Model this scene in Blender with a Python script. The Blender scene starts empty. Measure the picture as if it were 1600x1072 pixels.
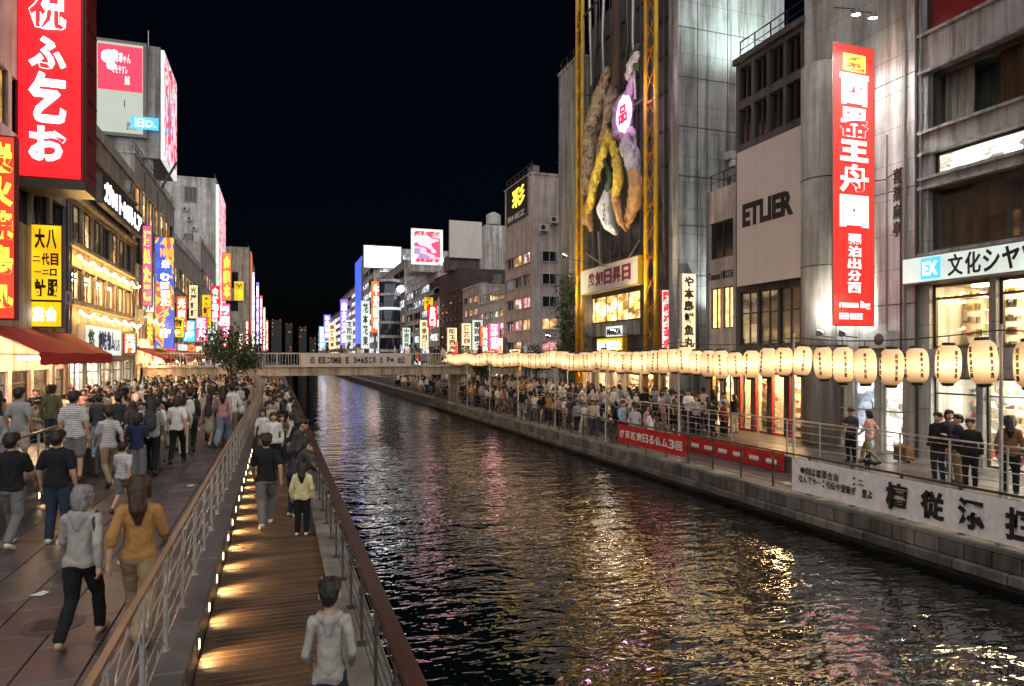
import bpy, math, random
import numpy as np
from mathutils import Vector, Matrix, noise as mnoise
R = math.radians
random.seed(7)
SC = bpy.context.scene
COL = SC.collection

# ------------------------------------------------------------------ camera
CAMZ, TH, FPX, HOR = 2.9, R(18.93), 1067.0, 558.0     # metres, yaw, focal length and horizon row of the 1600 px photograph
cam_d = bpy.data.cameras.new('camera'); cam = bpy.data.objects.new('camera', cam_d); COL.objects.link(cam)
cam.location = (0, 0, CAMZ); cam.rotation_euler = (R(90), 0, -TH)
cam_d.sensor_width = 36; cam_d.lens = 36*FPX/1600; cam_d.shift_y = 22/1600
cam_d.clip_start = .1; cam_d.clip_end = 3000
SC.camera = cam
# ------------------------------------------------------------------ night sky
w = bpy.data.worlds.new('World'); SC.world = w; w.use_nodes = True
wn = w.node_tree; bg = wn.nodes['Background']
sky = wn.nodes.new('ShaderNodeTexSky'); sky.sky_type = 'NISHITA'; sky.sun_disc = False
SUN_EL, SUN_ROT = R(38), R(200)
sky.sun_elevation = R(2); sky.sun_rotation = SUN_ROT; sky.ozone_density = 4
wn.links.new(sky.outputs[0], bg.inputs[0]); bg.inputs[1].default_value = 0.001
# very soft fill sun added from behind the camera, standing in for city glow
sd = bpy.data.lights.new('city_fill', 'SUN'); sd.energy = 1.2; sd.angle = R(120); sd.color = (1, .955, .92)
so = bpy.data.objects.new('city_fill', sd); COL.objects.link(so)
so.rotation_euler = (R(48), 0, R(-8)); so.location = (0, -20, 60)
vs = SC.view_settings
vs.view_transform = 'Standard'; vs.look = 'None'; vs.gamma = 1; vs.exposure = 1.3
SC.cycles.use_denoising = True
SC.cycles.max_bounces = 6; SC.cycles.diffuse_bounces = 3; SC.cycles.glossy_bounces = 3
SC.cycles.transmission_bounces = 4; SC.cycles.transparent_max_bounces = 6
SC.cycles.sample_clamp_indirect = 4.0; SC.cycles.sample_clamp_direct = 0
SC.cycles.caustics_reflective = False; SC.cycles.caustics_refractive = False
SC.cycles.use_adaptive_sampling = True; SC.cycles.adaptive_threshold = .02

# ------------------------------------------------------------------ photograph rows and columns -> metres
CT, ST = math.cos(TH), math.sin(TH)
def depth(x, y): return x*ST + y*CT
def yAt(px, X):                      # where the line of sight of a column meets the upright plane x = X
    return X/math.tan(math.atan((px-800)/FPX)+TH)
def xAt(px, Y): return Y*math.tan(math.atan((px-800)/FPX)+TH)
def zAt(py, x, y): return CAMZ + (HOR-py)*depth(x, y)/FPX
def zX(px, py, X): return zAt(py, X, yAt(px, X))
def zY(px, py, Y): return zAt(py, xAt(px, Y), Y)
def ground(px, py, z=0.0):           # the point of level z seen at a pixel
    d = FPX*(CAMZ-z)/(py-HOR); r = (px-800)/FPX*d
    return (r*CT + d*ST, d*CT - r*ST)

# ------------------------------------------------------------------ materials
MATS = {}
def nmat(name):
    m = bpy.data.materials.new(name); m.use_nodes = True
    nt = m.node_tree
    for n in list(nt.nodes): nt.nodes.remove(n)
    out = nt.nodes.new('ShaderNodeOutputMaterial')
    return m, nt, out
def N(nt, t, **kw):
    n = nt.nodes.new(t)
    for k, v in kw.items():
        if k in n.inputs: n.inputs[k].default_value = v
        else: setattr(n, k, v)
    return n
def coords(nt, scale=(1, 1, 1), world=True):
    if world:
        g = nt.nodes.new('ShaderNodeNewGeometry'); src = g.outputs['Position']
    else:
        g = nt.nodes.new('ShaderNodeTexCoord'); src = g.outputs['Object']
    mp = nt.nodes.new('ShaderNodeMapping'); mp.inputs['Scale'].default_value = scale
    nt.links.new(src, mp.inputs['Vector']); return mp.outputs[0]
def ramp(nt, fac, stops, const=False):
    r = nt.nodes.new('ShaderNodeValToRGB'); r.color_ramp.interpolation = 'CONSTANT' if const else 'LINEAR'
    e = r.color_ramp.elements
    while len(e) > 2: e.remove(e[-1])
    for i, (p, c) in enumerate(stops):
        if i < 2: e[i].position = p; e[i].color = (*c, 1)
        else:
            q = e.new(p); q.color = (*c, 1)
    nt.links.new(fac, r.inputs[0]); return r.outputs[0]
def mixc(nt, a, b, fac, mode='MULTIPLY'):
    m = nt.nodes.new('ShaderNodeMixRGB'); m.blend_type = mode
    if isinstance(fac, (int, float)): m.inputs[0].default_value = fac
    else: nt.links.new(fac, m.inputs[0])
    for k, v in ((1, a), (2, b)):
        if isinstance(v, tuple): m.inputs[k].default_value = (*v, 1)
        else: nt.links.new(v, m.inputs[k])
    return m.outputs[0]
def stone(name, col, rough=.75, streak=.5, grain=.3, bump=.25, scale=1.0, panel=None, vary=0):
    """concrete / plaster / stone: blotches, rain streaks, grain"""
    m, nt, out = nmat(name)
    p = N(nt, 'ShaderNodeBsdfPrincipled'); p.inputs['Roughness'].default_value = rough
    n1 = N(nt, 'ShaderNodeTexNoise', Scale=.9*scale, Detail=6.0, Roughness=.62); nt.links.new(coords(nt), n1.inputs['Vector'])
    n2 = N(nt, 'ShaderNodeTexNoise', Scale=1.0, Detail=5.0, Roughness=.7); nt.links.new(coords(nt, (2.6, 2.6, .16)), n2.inputs['Vector'])
    n3 = N(nt, 'ShaderNodeTexNoise', Scale=28.0*scale, Detail=3.0); nt.links.new(coords(nt), n3.inputs['Vector'])
    c = mixc(nt, col, ramp(nt, n1.outputs[0], [(.3, (1-grain*1.3,)*3), (.7, (1.0,)*3)]), 1.0)
    c = mixc(nt, c, ramp(nt, n2.outputs[0], [(.38, (1-streak, 1-streak*1.03, 1-streak*1.1)), (.58, (1, 1, 1))]), 1.0)
    c = mixc(nt, c, ramp(nt, n3.outputs[0], [(.3, (.82,)*3), (.7, (1.0,)*3)]), 1.0)
    if vary:
        oi = N(nt, 'ShaderNodeObjectInfo'); c = mixc(nt, c, ramp(nt, oi.outputs['Random'], [(0, (1-vary,)*3), (1, (1.1,)*3)]), 1.0)
    if panel:
        br = N(nt, 'ShaderNodeTexBrick', offset=0.0); br.inputs['Scale'].default_value = 1.0
        br.inputs['Brick Width'].default_value = panel[0]; br.inputs['Row Height'].default_value = panel[1]
        br.inputs['Mortar Size'].default_value = .012
        br.inputs['Color1'].default_value = (1, 1, 1, 1); br.inputs['Color2'].default_value = (.9, .9, .9, 1); br.inputs['Mortar'].default_value = (.45, .44, .42, 1)
        sx = N(nt, 'ShaderNodeSeparateXYZ'); cx = N(nt, 'ShaderNodeCombineXYZ'); ad = N(nt, 'ShaderNodeMath', operation='ADD')
        nt.links.new(coords(nt), sx.inputs[0]); nt.links.new(sx.outputs[0], ad.inputs[0]); nt.links.new(sx.outputs[1], ad.inputs[1])
        nt.links.new(ad.outputs[0], cx.inputs[0]); nt.links.new(sx.outputs[2], cx.inputs[1]); nt.links.new(cx.outputs[0], br.inputs['Vector'])
        c = mixc(nt, c, br.outputs[0], 1.0)
    nt.links.new(c, p.inputs['Base Color'])
    b = N(nt, 'ShaderNodeBump', Strength=bump, Distance=.02); nt.links.new(n3.outputs[0], b.inputs['Height']); nt.links.new(b.outputs[0], p.inputs['Normal'])
    nt.links.new(p.outputs[0], out.inputs[0]); MATS[name] = m; return m
def plain(name, col, rough=.5, metal=0.0, var=.25, scale=6.0, bump=0.0, spec=.5):
    m, nt, out = nmat(name)
    p = N(nt, 'ShaderNodeBsdfPrincipled', Roughness=rough, Metallic=metal); p.inputs['Specular IOR Level'].default_value = spec
    n = N(nt, 'ShaderNodeTexNoise', Scale=scale, Detail=4.0, Roughness=.65); nt.links.new(coords(nt), n.inputs['Vector'])
    c = mixc(nt, col, ramp(nt, n.outputs[0], [(.3, (1-var,)*3), (.7, (1.0,)*3)]), 1.0)
    nt.links.new(c, p.inputs['Base Color'])
    rr = N(nt, 'ShaderNodeMapRange'); rr.inputs[3].default_value = max(0, rough-.12); rr.inputs[4].default_value = min(1, rough+.15)
    nt.links.new(n.outputs[0], rr.inputs[0]); nt.links.new(rr.outputs[0], p.inputs['Roughness'])
    if bump:
        b = N(nt, 'ShaderNodeBump', Strength=bump, Distance=.01); nt.links.new(n.outputs[0], b.inputs['Height']); nt.links.new(b.outputs[0], p.inputs['Normal'])
    nt.links.new(p.outputs[0], out.inputs[0]); MATS[name] = m; return m
def glow(name, col, strength, var=.15, scale=.8, gloss=True):
    """something that gives off light: a lamp, a backlit sign face (tubes behind acrylic: uneven)"""
    m, nt, out = nmat(name)
    n = N(nt, 'ShaderNodeTexNoise', Scale=scale, Detail=2.0); nt.links.new(coords(nt), n.inputs['Vector'])
    p = N(nt, 'ShaderNodeBsdfPrincipled', Roughness=.35)
    p.inputs['Base Color'].default_value = (*[min(.8, c*.7+.02) for c in col], 1)
    c = mixc(nt, col, ramp(nt, n.outputs[0], [(.3, (1-var,)*3), (.7, (1.0,)*3)]), 1.0)
    nt.links.new(c, p.inputs['Emission Color']); p.inputs['Emission Strength'].default_value = strength
    nt.links.new(p.outputs[0], out.inputs[0]); MATS[name] = m; return m
def litroom(name, base, hi, strength, sx=1.6, sz=2.2, dark=.12):
    """a lit window seen from outside: furniture, shelves and people inside as bright and dark patches behind glass"""
    m, nt, out = nmat(name)
    p = N(nt, 'ShaderNodeBsdfPrincipled', Roughness=.08); p.inputs['Base Color'].default_value = (.02, .018, .015, 1)
    v = N(nt, 'ShaderNodeTexVoronoi', Scale=1.0, distance='CHEBYCHEV'); nt.links.new(coords(nt, (sx, sx, sz)), v.inputs['Vector'])
    n = N(nt, 'ShaderNodeTexNoise', Scale=1.0, Detail=5.0, Roughness=.7); nt.links.new(coords(nt, (sx*.8, sx*.8, sz*1.2)), n.inputs['Vector'])
    sep = N(nt, 'ShaderNodeSeparateColor'); nt.links.new(v.outputs['Color'], sep.inputs[0])
    a = ramp(nt, sep.outputs[0], [(.0, tuple(x*dark for x in base)), (.35, tuple(x*.5 for x in base)), (.65, base), (.9, hi)])
    b = ramp(nt, n.outputs[0], [(.36, (.12, .11, .1)), (.6, (1.0, 1.0, 1.0))])
    c = mixc(nt, a, b, .85)
    nt.links.new(c, p.inputs['Emission Color']); p.inputs['Emission Strength'].default_value = strength
    nt.links.new(p.outputs[0], out.inputs[0]); MATS[name] = m; return m
def led(name, cols, strength, sx, sz, detail=3.0):
    """an advertising screen: blocks and bands of moving colour, no readable picture"""
    m, nt, out = nmat(name)
    n = N(nt, 'ShaderNodeTexNoise', Scale=1.0, Detail=detail, Roughness=.75, Distortion=.6); nt.links.new(coords(nt, (sx, sx, sz)), n.inputs['Vector'])
    k = len(cols); st = [(.3+.4*i/(k-1), c) for i, c in enumerate(cols)]
    c = ramp(nt, n.outputs[0], st, True)
    p = N(nt, 'ShaderNodeBsdfPrincipled', Roughness=.4); p.inputs['Base Color'].default_value = (.02, .02, .02, 1)
    nt.links.new(c, p.inputs['Emission Color']); p.inputs['Emission Strength'].default_value = strength
    nt.links.new(p.outputs[0], out.inputs[0]); MATS[name] = m; return m
def wood(name, c1, c2, along='x', rough=.5):
    m, nt, out = nmat(name)
    p = N(nt, 'ShaderNodeBsdfPrincipled')
    sc = {'x': (1.2, 30, 30), 'y': (30, 1.2, 30)}[along]
    n = N(nt, 'ShaderNodeTexNoise', Scale=1.0, Detail=6.0, Roughness=.65); nt.links.new(coords(nt, sc), n.inputs['Vector'])
    n2 = N(nt, 'ShaderNodeTexNoise', Scale=1.3, Detail=4.0); nt.links.new(coords(nt), n2.inputs['Vector'])
    oi = N(nt, 'ShaderNodeObjectInfo')
    c = ramp(nt, n.outputs[0], [(.3, c1), (.72, c2)])
    c = mixc(nt, c, ramp(nt, n2.outputs[0], [(.3, (.55, .55, .55)), (.65, (1, 1, 1))]), 1.0)
    c = mixc(nt, c, ramp(nt, oi.outputs['Random'], [(0, (.62, .6, .58)), (1, (1.1, 1.08, 1.05))]), 1.0)
    nt.links.new(c, p.inputs['Base Color'])
    rr = N(nt, 'ShaderNodeMapRange'); rr.inputs[3].default_value = rough-.15; rr.inputs[4].default_value = rough+.2
    nt.links.new(n2.outputs[0], rr.inputs[0]); nt.links.new(rr.outputs[0], p.inputs['Roughness'])
    b = N(nt, 'ShaderNodeBump', Strength=.35, Distance=.004); nt.links.new(n.outputs[0], b.inputs['Height']); nt.links.new(b.outputs[0], p.inputs['Normal'])
    nt.links.new(p.outputs[0], out.inputs[0]); MATS[name] = m; return m
def slab(name, col):
    """paving slab: every slab a little different, worn and slightly wet"""
    m, nt, out = nmat(name)
    p = N(nt, 'ShaderNodeBsdfPrincipled')
    oi = N(nt, 'ShaderNodeObjectInfo')
    n1 = N(nt, 'ShaderNodeTexNoise', Scale=1.6, Detail=6.0, Roughness=.65); nt.links.new(coords(nt), n1.inputs['Vector'])
    n3 = N(nt, 'ShaderNodeTexNoise', Scale=60.0, Detail=3.0); nt.links.new(coords(nt), n3.inputs['Vector'])
    c = mixc(nt, col, ramp(nt, oi.outputs['Random'], [(0, (.5, .48, .48)), (.3, (.85, .8, .8)), (.8, (.95, .9, .88)), (1, (1.35, 1.25, 1.2))]), 1.0)
    c = mixc(nt, c, ramp(nt, n1.outputs[0], [(.32, (.5, .48, .5)), (.62, (1, 1, 1))]), 1.0)
    c = mixc(nt, c, ramp(nt, n3.outputs[0], [(.3, (.75,)*3), (.7, (1.0,)*3)]), 1.0)
    gv = N(nt, 'ShaderNodeTexVoronoi', Scale=2.6); nt.links.new(coords(nt), gv.inputs['Vector'])          # trodden gum and drips
    c = mixc(nt, c, ramp(nt, gv.outputs['Distance'], [(.05, (.35, .34, .34)), (.09, (1, 1, 1))]), 1.0)
    nt.links.new(c, p.inputs['Base Color'])
    rr = N(nt, 'ShaderNodeMapRange'); rr.inputs[3].default_value = .2; rr.inputs[4].default_value = .55
    nt.links.new(n1.outputs[0], rr.inputs[0]); nt.links.new(rr.outputs[0], p.inputs['Roughness'])
    b = N(nt, 'ShaderNodeBump', Strength=.3, Distance=.006); nt.links.new(n3.outputs[0], b.inputs['Height']); nt.links.new(b.outputs[0], p.inputs['Normal'])
    nt.links.new(p.outputs[0], out.inputs[0]); MATS[name] = m; return m
def cloth(name, col, stripe=None):
    m, nt, out = nmat(name)
    p = N(nt, 'ShaderNodeBsdfPrincipled', Roughness=.9); p.inputs['Specular IOR Level'].default_value = .2
    n = N(nt, 'ShaderNodeTexNoise', Scale=7.0, Detail=4.0, Roughness=.6); nt.links.new(coords(nt, (1, 1, .6), False), n.inputs['Vector'])
    c = mixc(nt, col, ramp(nt, n.outputs[0], [(.3, (.8,)*3), (.68, (1.03,)*3)]), 1.0)
    if stripe:
        wv = N(nt, 'ShaderNodeTexWave', Scale=9.0, bands_direction='Z', Distortion=.6); nt.links.new(coords(nt, (1, 1, 1), False), wv.inputs['Vector'])
        c = mixc(nt, c, stripe, ramp(nt, wv.outputs['Fac'], [(.55, (0, 0, 0)), (.7, (1, 1, 1))]), 'MIX')
    nt.links.new(c, p.inputs['Base Color'])
    n9 = N(nt, 'ShaderNodeTexNoise', Scale=26.0, Detail=3.0, Distortion=1.5); nt.links.new(coords(nt, (1, 1, .5), False), n9.inputs['Vector'])
    hs = N(nt, 'ShaderNodeMath', operation='MULTIPLY_ADD'); hs.inputs[1].default_value = .12; nt.links.new(n9.outputs[0], hs.inputs[0]); nt.links.new(n.outputs[0], hs.inputs[2])
    b = N(nt, 'ShaderNodeBump', Strength=.6, Distance=.035); nt.links.new(hs.outputs[0], b.inputs['Height']); nt.links.new(b.outputs[0], p.inputs['Normal'])
    nt.links.new(p.outputs[0], out.inputs[0]); MATS[name] = m; return m
M = MATS
stone('conc_pale', (.62, .59, .55), streak=.45); stone('conc_grey', (.47, .475, .48), streak=.6, panel=(2.4, 1.3))
stone('conc_white', (.78, .77, .75), streak=.5, panel=(1.7, 1.15)); stone('conc_warm', (.56, .48, .38), streak=.5)
stone('conc_dark', (.13, .12, .115), streak=.4); stone('conc_pink', (.64, .55, .53), streak=.4)
stone('brown_tile', (.085, .05, .05), streak=.25, panel=(.6, .3)); stone('quay', (.27, .25, .22), streak=.6, grain=.5, bump=.6, vary=.45)
stone('quay_dark', (.07, .066, .055), streak=.4, grain=.5, bump=.6); stone('coping', (.34, .31, .27), streak=.1, grain=.6, bump=.5, vary=.35)
stone('street', (.15, .135, .125), streak=.0, grain=.4, panel=None, rough=.5); stone('granite', (.13, .125, .125), streak=.2, rough=.4)
stone('board_beige', (.78, .66, .62), streak=.06, grain=.08, bump=.05); stone('board_white', (.7, .66, .62), streak=.08, grain=.08, bump=.05)
slab('paving', (.125, .11, .106))
wood('deck_wood', (.05, .028, .015), (.17, .1, .055), 'x'); wood('rail_wood', (.07, .03, .02), (.16, .075, .05), 'y', .4)
wood('rail_brass', (.34, .2, .12), (.5, .33, .22), 'y', .35)
plain('steel', (.58, .55, .51), .36, .6, .35); plain('steel_dark', (.1, .098, .095), .4, .7, .3); plain('black_metal', (.025, .025, .026), .45, .4)
plain('frame_bronze', (.09, .072, .055), .4, .6); plain('frame_white', (.5, .5, .48), .5); plain('frame_grey', (.2, .2, .2), .5, .3)
plain('glass_dark', (.012, .014, .017), .06, 0, .5, .5, spec=.8); plain('glass_blue', (.02, .035, .06), .06, 0, .5, .5, spec=.8)
plain('yellow_paint', (.62, .36, .01), .42, 0, .45, 2.5, .2); plain('orange_paint', (.5, .17, .008), .45, 0, .4, 3)
plain('awning_red', (.5, .03, .02), .8, 0, .3, 3, .3); plain('awning_brown', (.13, .055, .035), .8, 0, .3, 3, .3)
plain('red_paint', (.45, .03, .03), .4); plain('white_paint', (.75, .74, .72), .45, 0, .12); plain('black_paint', (.012, .012, .013), .5)
plain('dark_red_paint', (.22, .012, .012), .5); plain('purple_paint', (.2, .12, .3), .5); plain('brown_skin_paint', (.45, .2, .07), .5, 0, .4, 2.5, .3)
plain('leaf', (.085, .13, .035), .5, 0, .6, 4); plain('leaf_dark', (.04, .07, .02), .5, 0, .6, 4); plain('bark', (.09, .06, .04), .9, 0, .5, 12, .6)
cloth('banner_white', (.84, .8, .79)); cloth('banner_red', (.5, .03, .025)); cloth('banner_cream', (.62, .54, .5))
glow('win_warm', (1, .62, .22), 1.3, .8, 2.5); litroom('room_gold', (.95, .5, .13), (1, .82, .5), 1.5)
litroom('room_amber', (.75, .36, .1), (1, .72, .35), .8, 1.1, 1.4); litroom('room_white', (.8, .74, .6), (1, .97, .9), 1.6, 2.2, 3.2)
litroom('room_cool', (.45, .5, .6), (.9, .95, 1), 1.1); litroom('room_dim', (.16, .11, .06), (.5, .36, .18), .5, .8, 1.0)
litroom('room_pink', (.8, .3, .28), (1, .7, .6), .9)

# ------------------------------------------------------------------ mesh helpers
def wloc(o):
    v = Vector((0, 0, 0))
    while o is not None: v += o.location; o = o.parent
    return v
class MB:
    def __init__(s): s.v = []; s.f = []; s.m = []; s.mi = 0
    def add(s, vs, fs):
        b = len(s.v); s.v += [tuple(q) for q in vs]; s.f += [tuple(b+i for i in f) for f in fs]; s.m += [s.mi]*len(fs); return s
    def box(s, x0, x1, y0, y1, z0, z1):
        x0, x1 = min(x0, x1), max(x0, x1); y0, y1 = min(y0, y1), max(y0, y1); z0, z1 = min(z0, z1), max(z0, z1)
        return s.add([(x0,y0,z0),(x1,y0,z0),(x1,y1,z0),(x0,y1,z0),(x0,y0,z1),(x1,y0,z1),(x1,y1,z1),(x0,y1,z1)],
                     [(0,3,2,1),(4,5,6,7),(0,1,5,4),(1,2,6,5),(2,3,7,6),(3,0,4,7)])
    def fbox(s, F, u0, u1, z0, z1, t0, t1):
        p = [F.p(u, z, t) for u in (min(u0,u1), max(u0,u1)) for z in (min(z0,z1), max(z0,z1)) for t in (t0, t1)]
        xs, ys, zs = zip(*p); return s.box(min(xs), max(xs), min(ys), max(ys), min(zs), max(zs))
    def tube(s, pts, r, n=8, cap=True):
        """round bar through points; r one radius or one for each point"""
        pts = [Vector(p) for p in pts]; rs = r if isinstance(r, (list, tuple)) else [r]*len(pts)
        vs = []; fs = []; up = None
        for i, p in enumerate(pts):
            t = (pts[min(i+1, len(pts)-1)] - pts[max(i-1, 0)]).normalized()
            if up is None: up = Vector((0, 0, 1)) if abs(t.z) < .9 else Vector((0, 1, 0))
            a = t.cross(up)
            if a.length < 1e-4: a = t.cross(Vector((1, 0, 0)))
            a.normalize(); b = a.cross(t).normalized(); up = b
            for k in range(n):
                an = 2*math.pi*k/n; vs.append(p + a*math.cos(an)*rs[i] + b*math.sin(an)*rs[i])
        for i in range(len(pts)-1):
            for k in range(n):
                k2 = (k+1) % n; fs.append((i*n+k, i*n+k2, (i+1)*n+k2, (i+1)*n+k))
        if cap: fs.append(tuple(range(n-1, -1, -1))); fs.append(tuple((len(pts)-1)*n+k for k in range(n)))
        return s.add(vs, fs)
    def lathe(s, c, prof, n=16):
        c = Vector(c); vs = []; fs = []
        for r, z in prof:
            for k in range(n):
                a = 2*math.pi*k/n; vs.append(c + Vector((r*math.cos(a), r*math.sin(a), z)))
        for i in range(len(prof)-1):
            for k in range(n):
                k2 = (k+1) % n; fs.append((i*n+k, i*n+k2, (i+1)*n+k2, (i+1)*n+k))
        fs.append(tuple(range(n-1, -1, -1))); fs.append(tuple((len(prof)-1)*n+k for k in range(n)))
        return s.add(vs, fs)
    def quad(s, a, b, c, d): return s.add([a, b, c, d], [(0, 1, 2, 3)])
    def mesh(s, name, mats, off=Vector((0, 0, 0)), smooth=False):
        me = bpy.data.meshes.new(name)
        me.from_pydata([(a-off.x, b-off.y, c-off.z) for a, b, c in s.v], [], s.f)
        for m in (mats if isinstance(mats, (list, tuple)) else [mats]): me.materials.append(M[m] if isinstance(m, str) else m)
        if max(s.m, default=0): me.polygons.foreach_set('material_index', s.m)
        if smooth: me.polygons.foreach_set('use_smooth', [True]*len(me.polygons))
        me.update(); return me
    def build(s, name, mats, parent=None, smooth=False, **tags):
        if parent is None:
            xs, ys, zs = zip(*s.v); off = Vector(((min(xs)+max(xs))/2, (min(ys)+max(ys))/2, min(zs)))
        else: off = wloc(parent)
        o = bpy.data.objects.new(name, s.mesh(name, mats, off, smooth)); COL.objects.link(o)
        if parent is None: o.location = off
        else: o.parent = parent
        for k, v in tags.items(): o[k] = v
        return o
def thing(name, label, cat, loc, group=None):
    o = bpy.data.objects.new(name, None); COL.objects.link(o); o.location = loc; o.empty_display_size = .2
    o['label'] = label; o['category'] = cat
    if group: o['group'] = group
    return o
def copytree(o, loc=None, parent=None):
    c = o.copy(); COL.objects.link(c)
    if parent is not None: c.parent = parent
    if loc is not None: c.location = loc
    for ch in list(o.children): copytree(ch, None, c)
    return c
class Face:
    """an upright face: 'R' looks to -x (buildings over the canal), 'L' looks to +x, 'F' looks to -y (towards the bridge)"""
    def __init__(s, k, at): s.k = k; s.at = at
    def p(s, u, z, t=0.0):
        return (s.at+t, u, z) if s.k == 'R' else (s.at-t, u, z) if s.k == 'L' else (u, s.at+t, z)
    def right(s): return -1 if s.k == 'R' else 1
TXT = {}
def textmesh(body, ext=.01, bold=.012):
    k = (body, bold)
    if k not in TXT:
        cu = bpy.data.curves.new('lettering', 'FONT'); cu.body = body; cu.resolution_u = 2; cu.offset = bold; cu.extrude = .5
        ob = bpy.data.objects.new('lettering', cu); me = bpy.data.meshes.new_from_object(ob)
        v = np.empty(len(me.vertices)*3); me.vertices.foreach_get('co', v); v = v.reshape(-1, 3)
        TXT[k] = (v, [tuple(p.vertices) for p in me.polygons])
        bpy.data.objects.remove(ob); bpy.data.meshes.remove(me)
    return TXT[k]
def write(mb, F, body, u0, u1, z0, z1, t, th=.02, bold=.012, keep=False):
    """lettering that fills the rectangle u0..u1, z0..z1 on face F, standing th proud of depth t"""
    v, fs = textmesh(body, bold=bold)
    if len(v) == 0: return
    mn, mx = v.min(0), v.max(0); w_, h_ = mx[0]-mn[0], mx[1]-mn[1]
    ua, ub = min(u0, u1), max(u0, u1); sx, sz = (ub-ua)/w_, (z1-z0)/h_
    if keep: sx = sz = min(sx, sz)
    uc, zc = (ua+ub)/2, (z0+z1)/2
    vs = []
    for x, y, z in v:
        lu = (x-(mn[0]+mx[0])/2)*sx*F.right(); lz = (y-(mn[1]+mx[1])/2)*sz
        vs.append(F.p(uc+lu, zc+lz, t-(z+.5)*th))
    if F.right() < 0 or True: mb.add(vs, fs)
def column_text(mb, F, chars, u0, u1, z0, z1, t, th=.02, bold=.012, gap=.12):
    n = len(chars); h = (z1-z0)/n
    for i, c in enumerate(chars):
        if c.strip(): write(mb() if callable(mb) else mb, F, c, u0, u1, z1-(i+1)*h+h*gap/2, z1-i*h-h*gap/2, t, th, bold)
def write_chars(parent, mat, F, body, u0, u1, z0, z1, t, th=.02, bold=.012):
    """a line of characters, each one a piece of its own"""
    ua, ub = min(u0, u1), max(u0, u1); n = len(body); w_ = (ub-ua)/n
    for i, c in enumerate(body):
        if not c.strip(): continue
        a = ua+i*w_ if F.right() > 0 else ub-(i+1)*w_
        mb = MB(); write(mb, F, c, a+w_*.06, a+w_*.94, z0, z1, t, th, bold, keep=c in '一二ー・:.,・ニ')
        if mb.v: mb.build('character', mat, parent)
KAN = '大阪名物道頓堀食堂串焼寿司鳥居酒屋中華薬元祖本店金龍新世界天満門長楽市場茶花月光星飯麺丼肉牛海鮮北南東西'
KANA = 'アイウカキクケサシスタチテナニヌハヒフホマミムラリルロン'
def rtext(n, seed, s=None):
    r = random.Random(seed); return ''.join(r.choice(s or KAN) for _ in range(n))
# ================================================================== THE SETTING
WZ = -1.5                                   # water
DZ = -.3                                    # boardwalk
LX, RX = -9.0, 19.0                         # building lines of the two banks
QX, QZ = 12.9, -.75                         # far quay edge and its riverside walk
UX, UZ = 15.2, -.25                         # the street one step above it
def struct(o): o['kind'] = 'structure'; return o
# water ------------------------------------------------------------
m, nt, out = nmat('canal_water')
p = N(nt, 'ShaderNodeBsdfPrincipled', Roughness=.03); p.inputs['Base Color'].default_value = (.003, .0045, .0045, 1); p.inputs['IOR'].default_value = 2.3; p.inputs['Specular IOR Level'].default_value = .9
a1 = N(nt, 'ShaderNodeTexNoise', Scale=1.0, Detail=3.0, Roughness=.55, Distortion=.5); nt.links.new(coords(nt, (.75, 1.25, 1)), a1.inputs['Vector'])
a2 = N(nt, 'ShaderNodeTexNoise', Scale=1.0, Detail=2.0, Roughness=.5, Distortion=.3); nt.links.new(coords(nt, (2.2, 4.2, 1)), a2.inputs['Vector'])
ad = N(nt, 'ShaderNodeMath', operation='MULTIPLY_ADD'); ad.inputs[1].default_value = .34
nt.links.new(a2.outputs[0], ad.inputs[0]); nt.links.new(a1.outputs[0], ad.inputs[2])
b = N(nt, 'ShaderNodeBump', Strength=1.0, Distance=.082); nt.links.new(ad.outputs[0], b.inputs['Height']); nt.links.new(b.outputs[0], p.inputs['Normal'])
nt.links.new(p.outputs[0], out.inputs[0]); M['canal_water'] = m
struct(MB().add([(-30, -40, WZ), (60, -40, WZ), (60, 900, WZ), (-30, 900, WZ)], [(0, 1, 2, 3)]).build('water', 'canal_water'))
struct(MB().add([(-900, -300, -3.2), (900, -300, -3.2), (900, 1500, -3.2), (-900, 1500, -3.2)], [(0, 1, 2, 3)]).build('ground', 'quay_dark'))
# near bank: promenade -----------------------------------------------
PR = struct(MB().box(LX-6, -1.12, -6, 420, -2.6, -.035).build('promenade', 'street'))
def slab_mesh(w_, l_, h_, bev=.008):
    mb = MB(); x, y, b_ = w_/2, l_/2, bev
    mb.add([(-x,-y,0),(x,-y,0),(x,y,0),(-x,y,0),(-x,-y,h_-b_),(x,-y,h_-b_),(x,y,h_-b_),(-x,y,h_-b_),(-x+b_,-y+b_,h_),(x-b_,-y+b_,h_),(x-b_,y-b_,h_),(-x+b_,y-b_,h_)],
           [(0,1,5,4),(1,2,6,5),(2,3,7,6),(3,0,4,7),(4,5,9,8),(5,6,10,9),(6,7,11,10),(7,4,8,11),(8,9,10,11)])
    return mb
def pieces(name, mb, mat, parent, spots, tilt=.0):
    me = mb.mesh(name, mat); off = wloc(parent)
    for (x, y, z, rz) in spots:
        o = bpy.data.objects.new(name, me); COL.objects.link(o); o.parent = parent
        o.location = Vector((x, y, z))-off
        o.rotation_euler = (random.uniform(-tilt, tilt), random.uniform(-tilt, tilt), rz)
sp = []; rest = MB()
SW, SL = .56, .84
for j in range(64):
    y = 5.0+SL*(j+.5)
    for i in range(14):
        x = -1.14-SW*(i+.5)-(0)
        yy = y+(SL*.5 if i % 2 else 0)
        if x > -4.4 and j < 42: sp.append((x, yy, -.035, 0))
        elif x > -4.4 or yy > 22.4: rest.box(x-SW/2+.006, x+SW/2-.006, yy-SL/2+.006, yy+SL/2-.006, -.03, .0)
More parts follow.
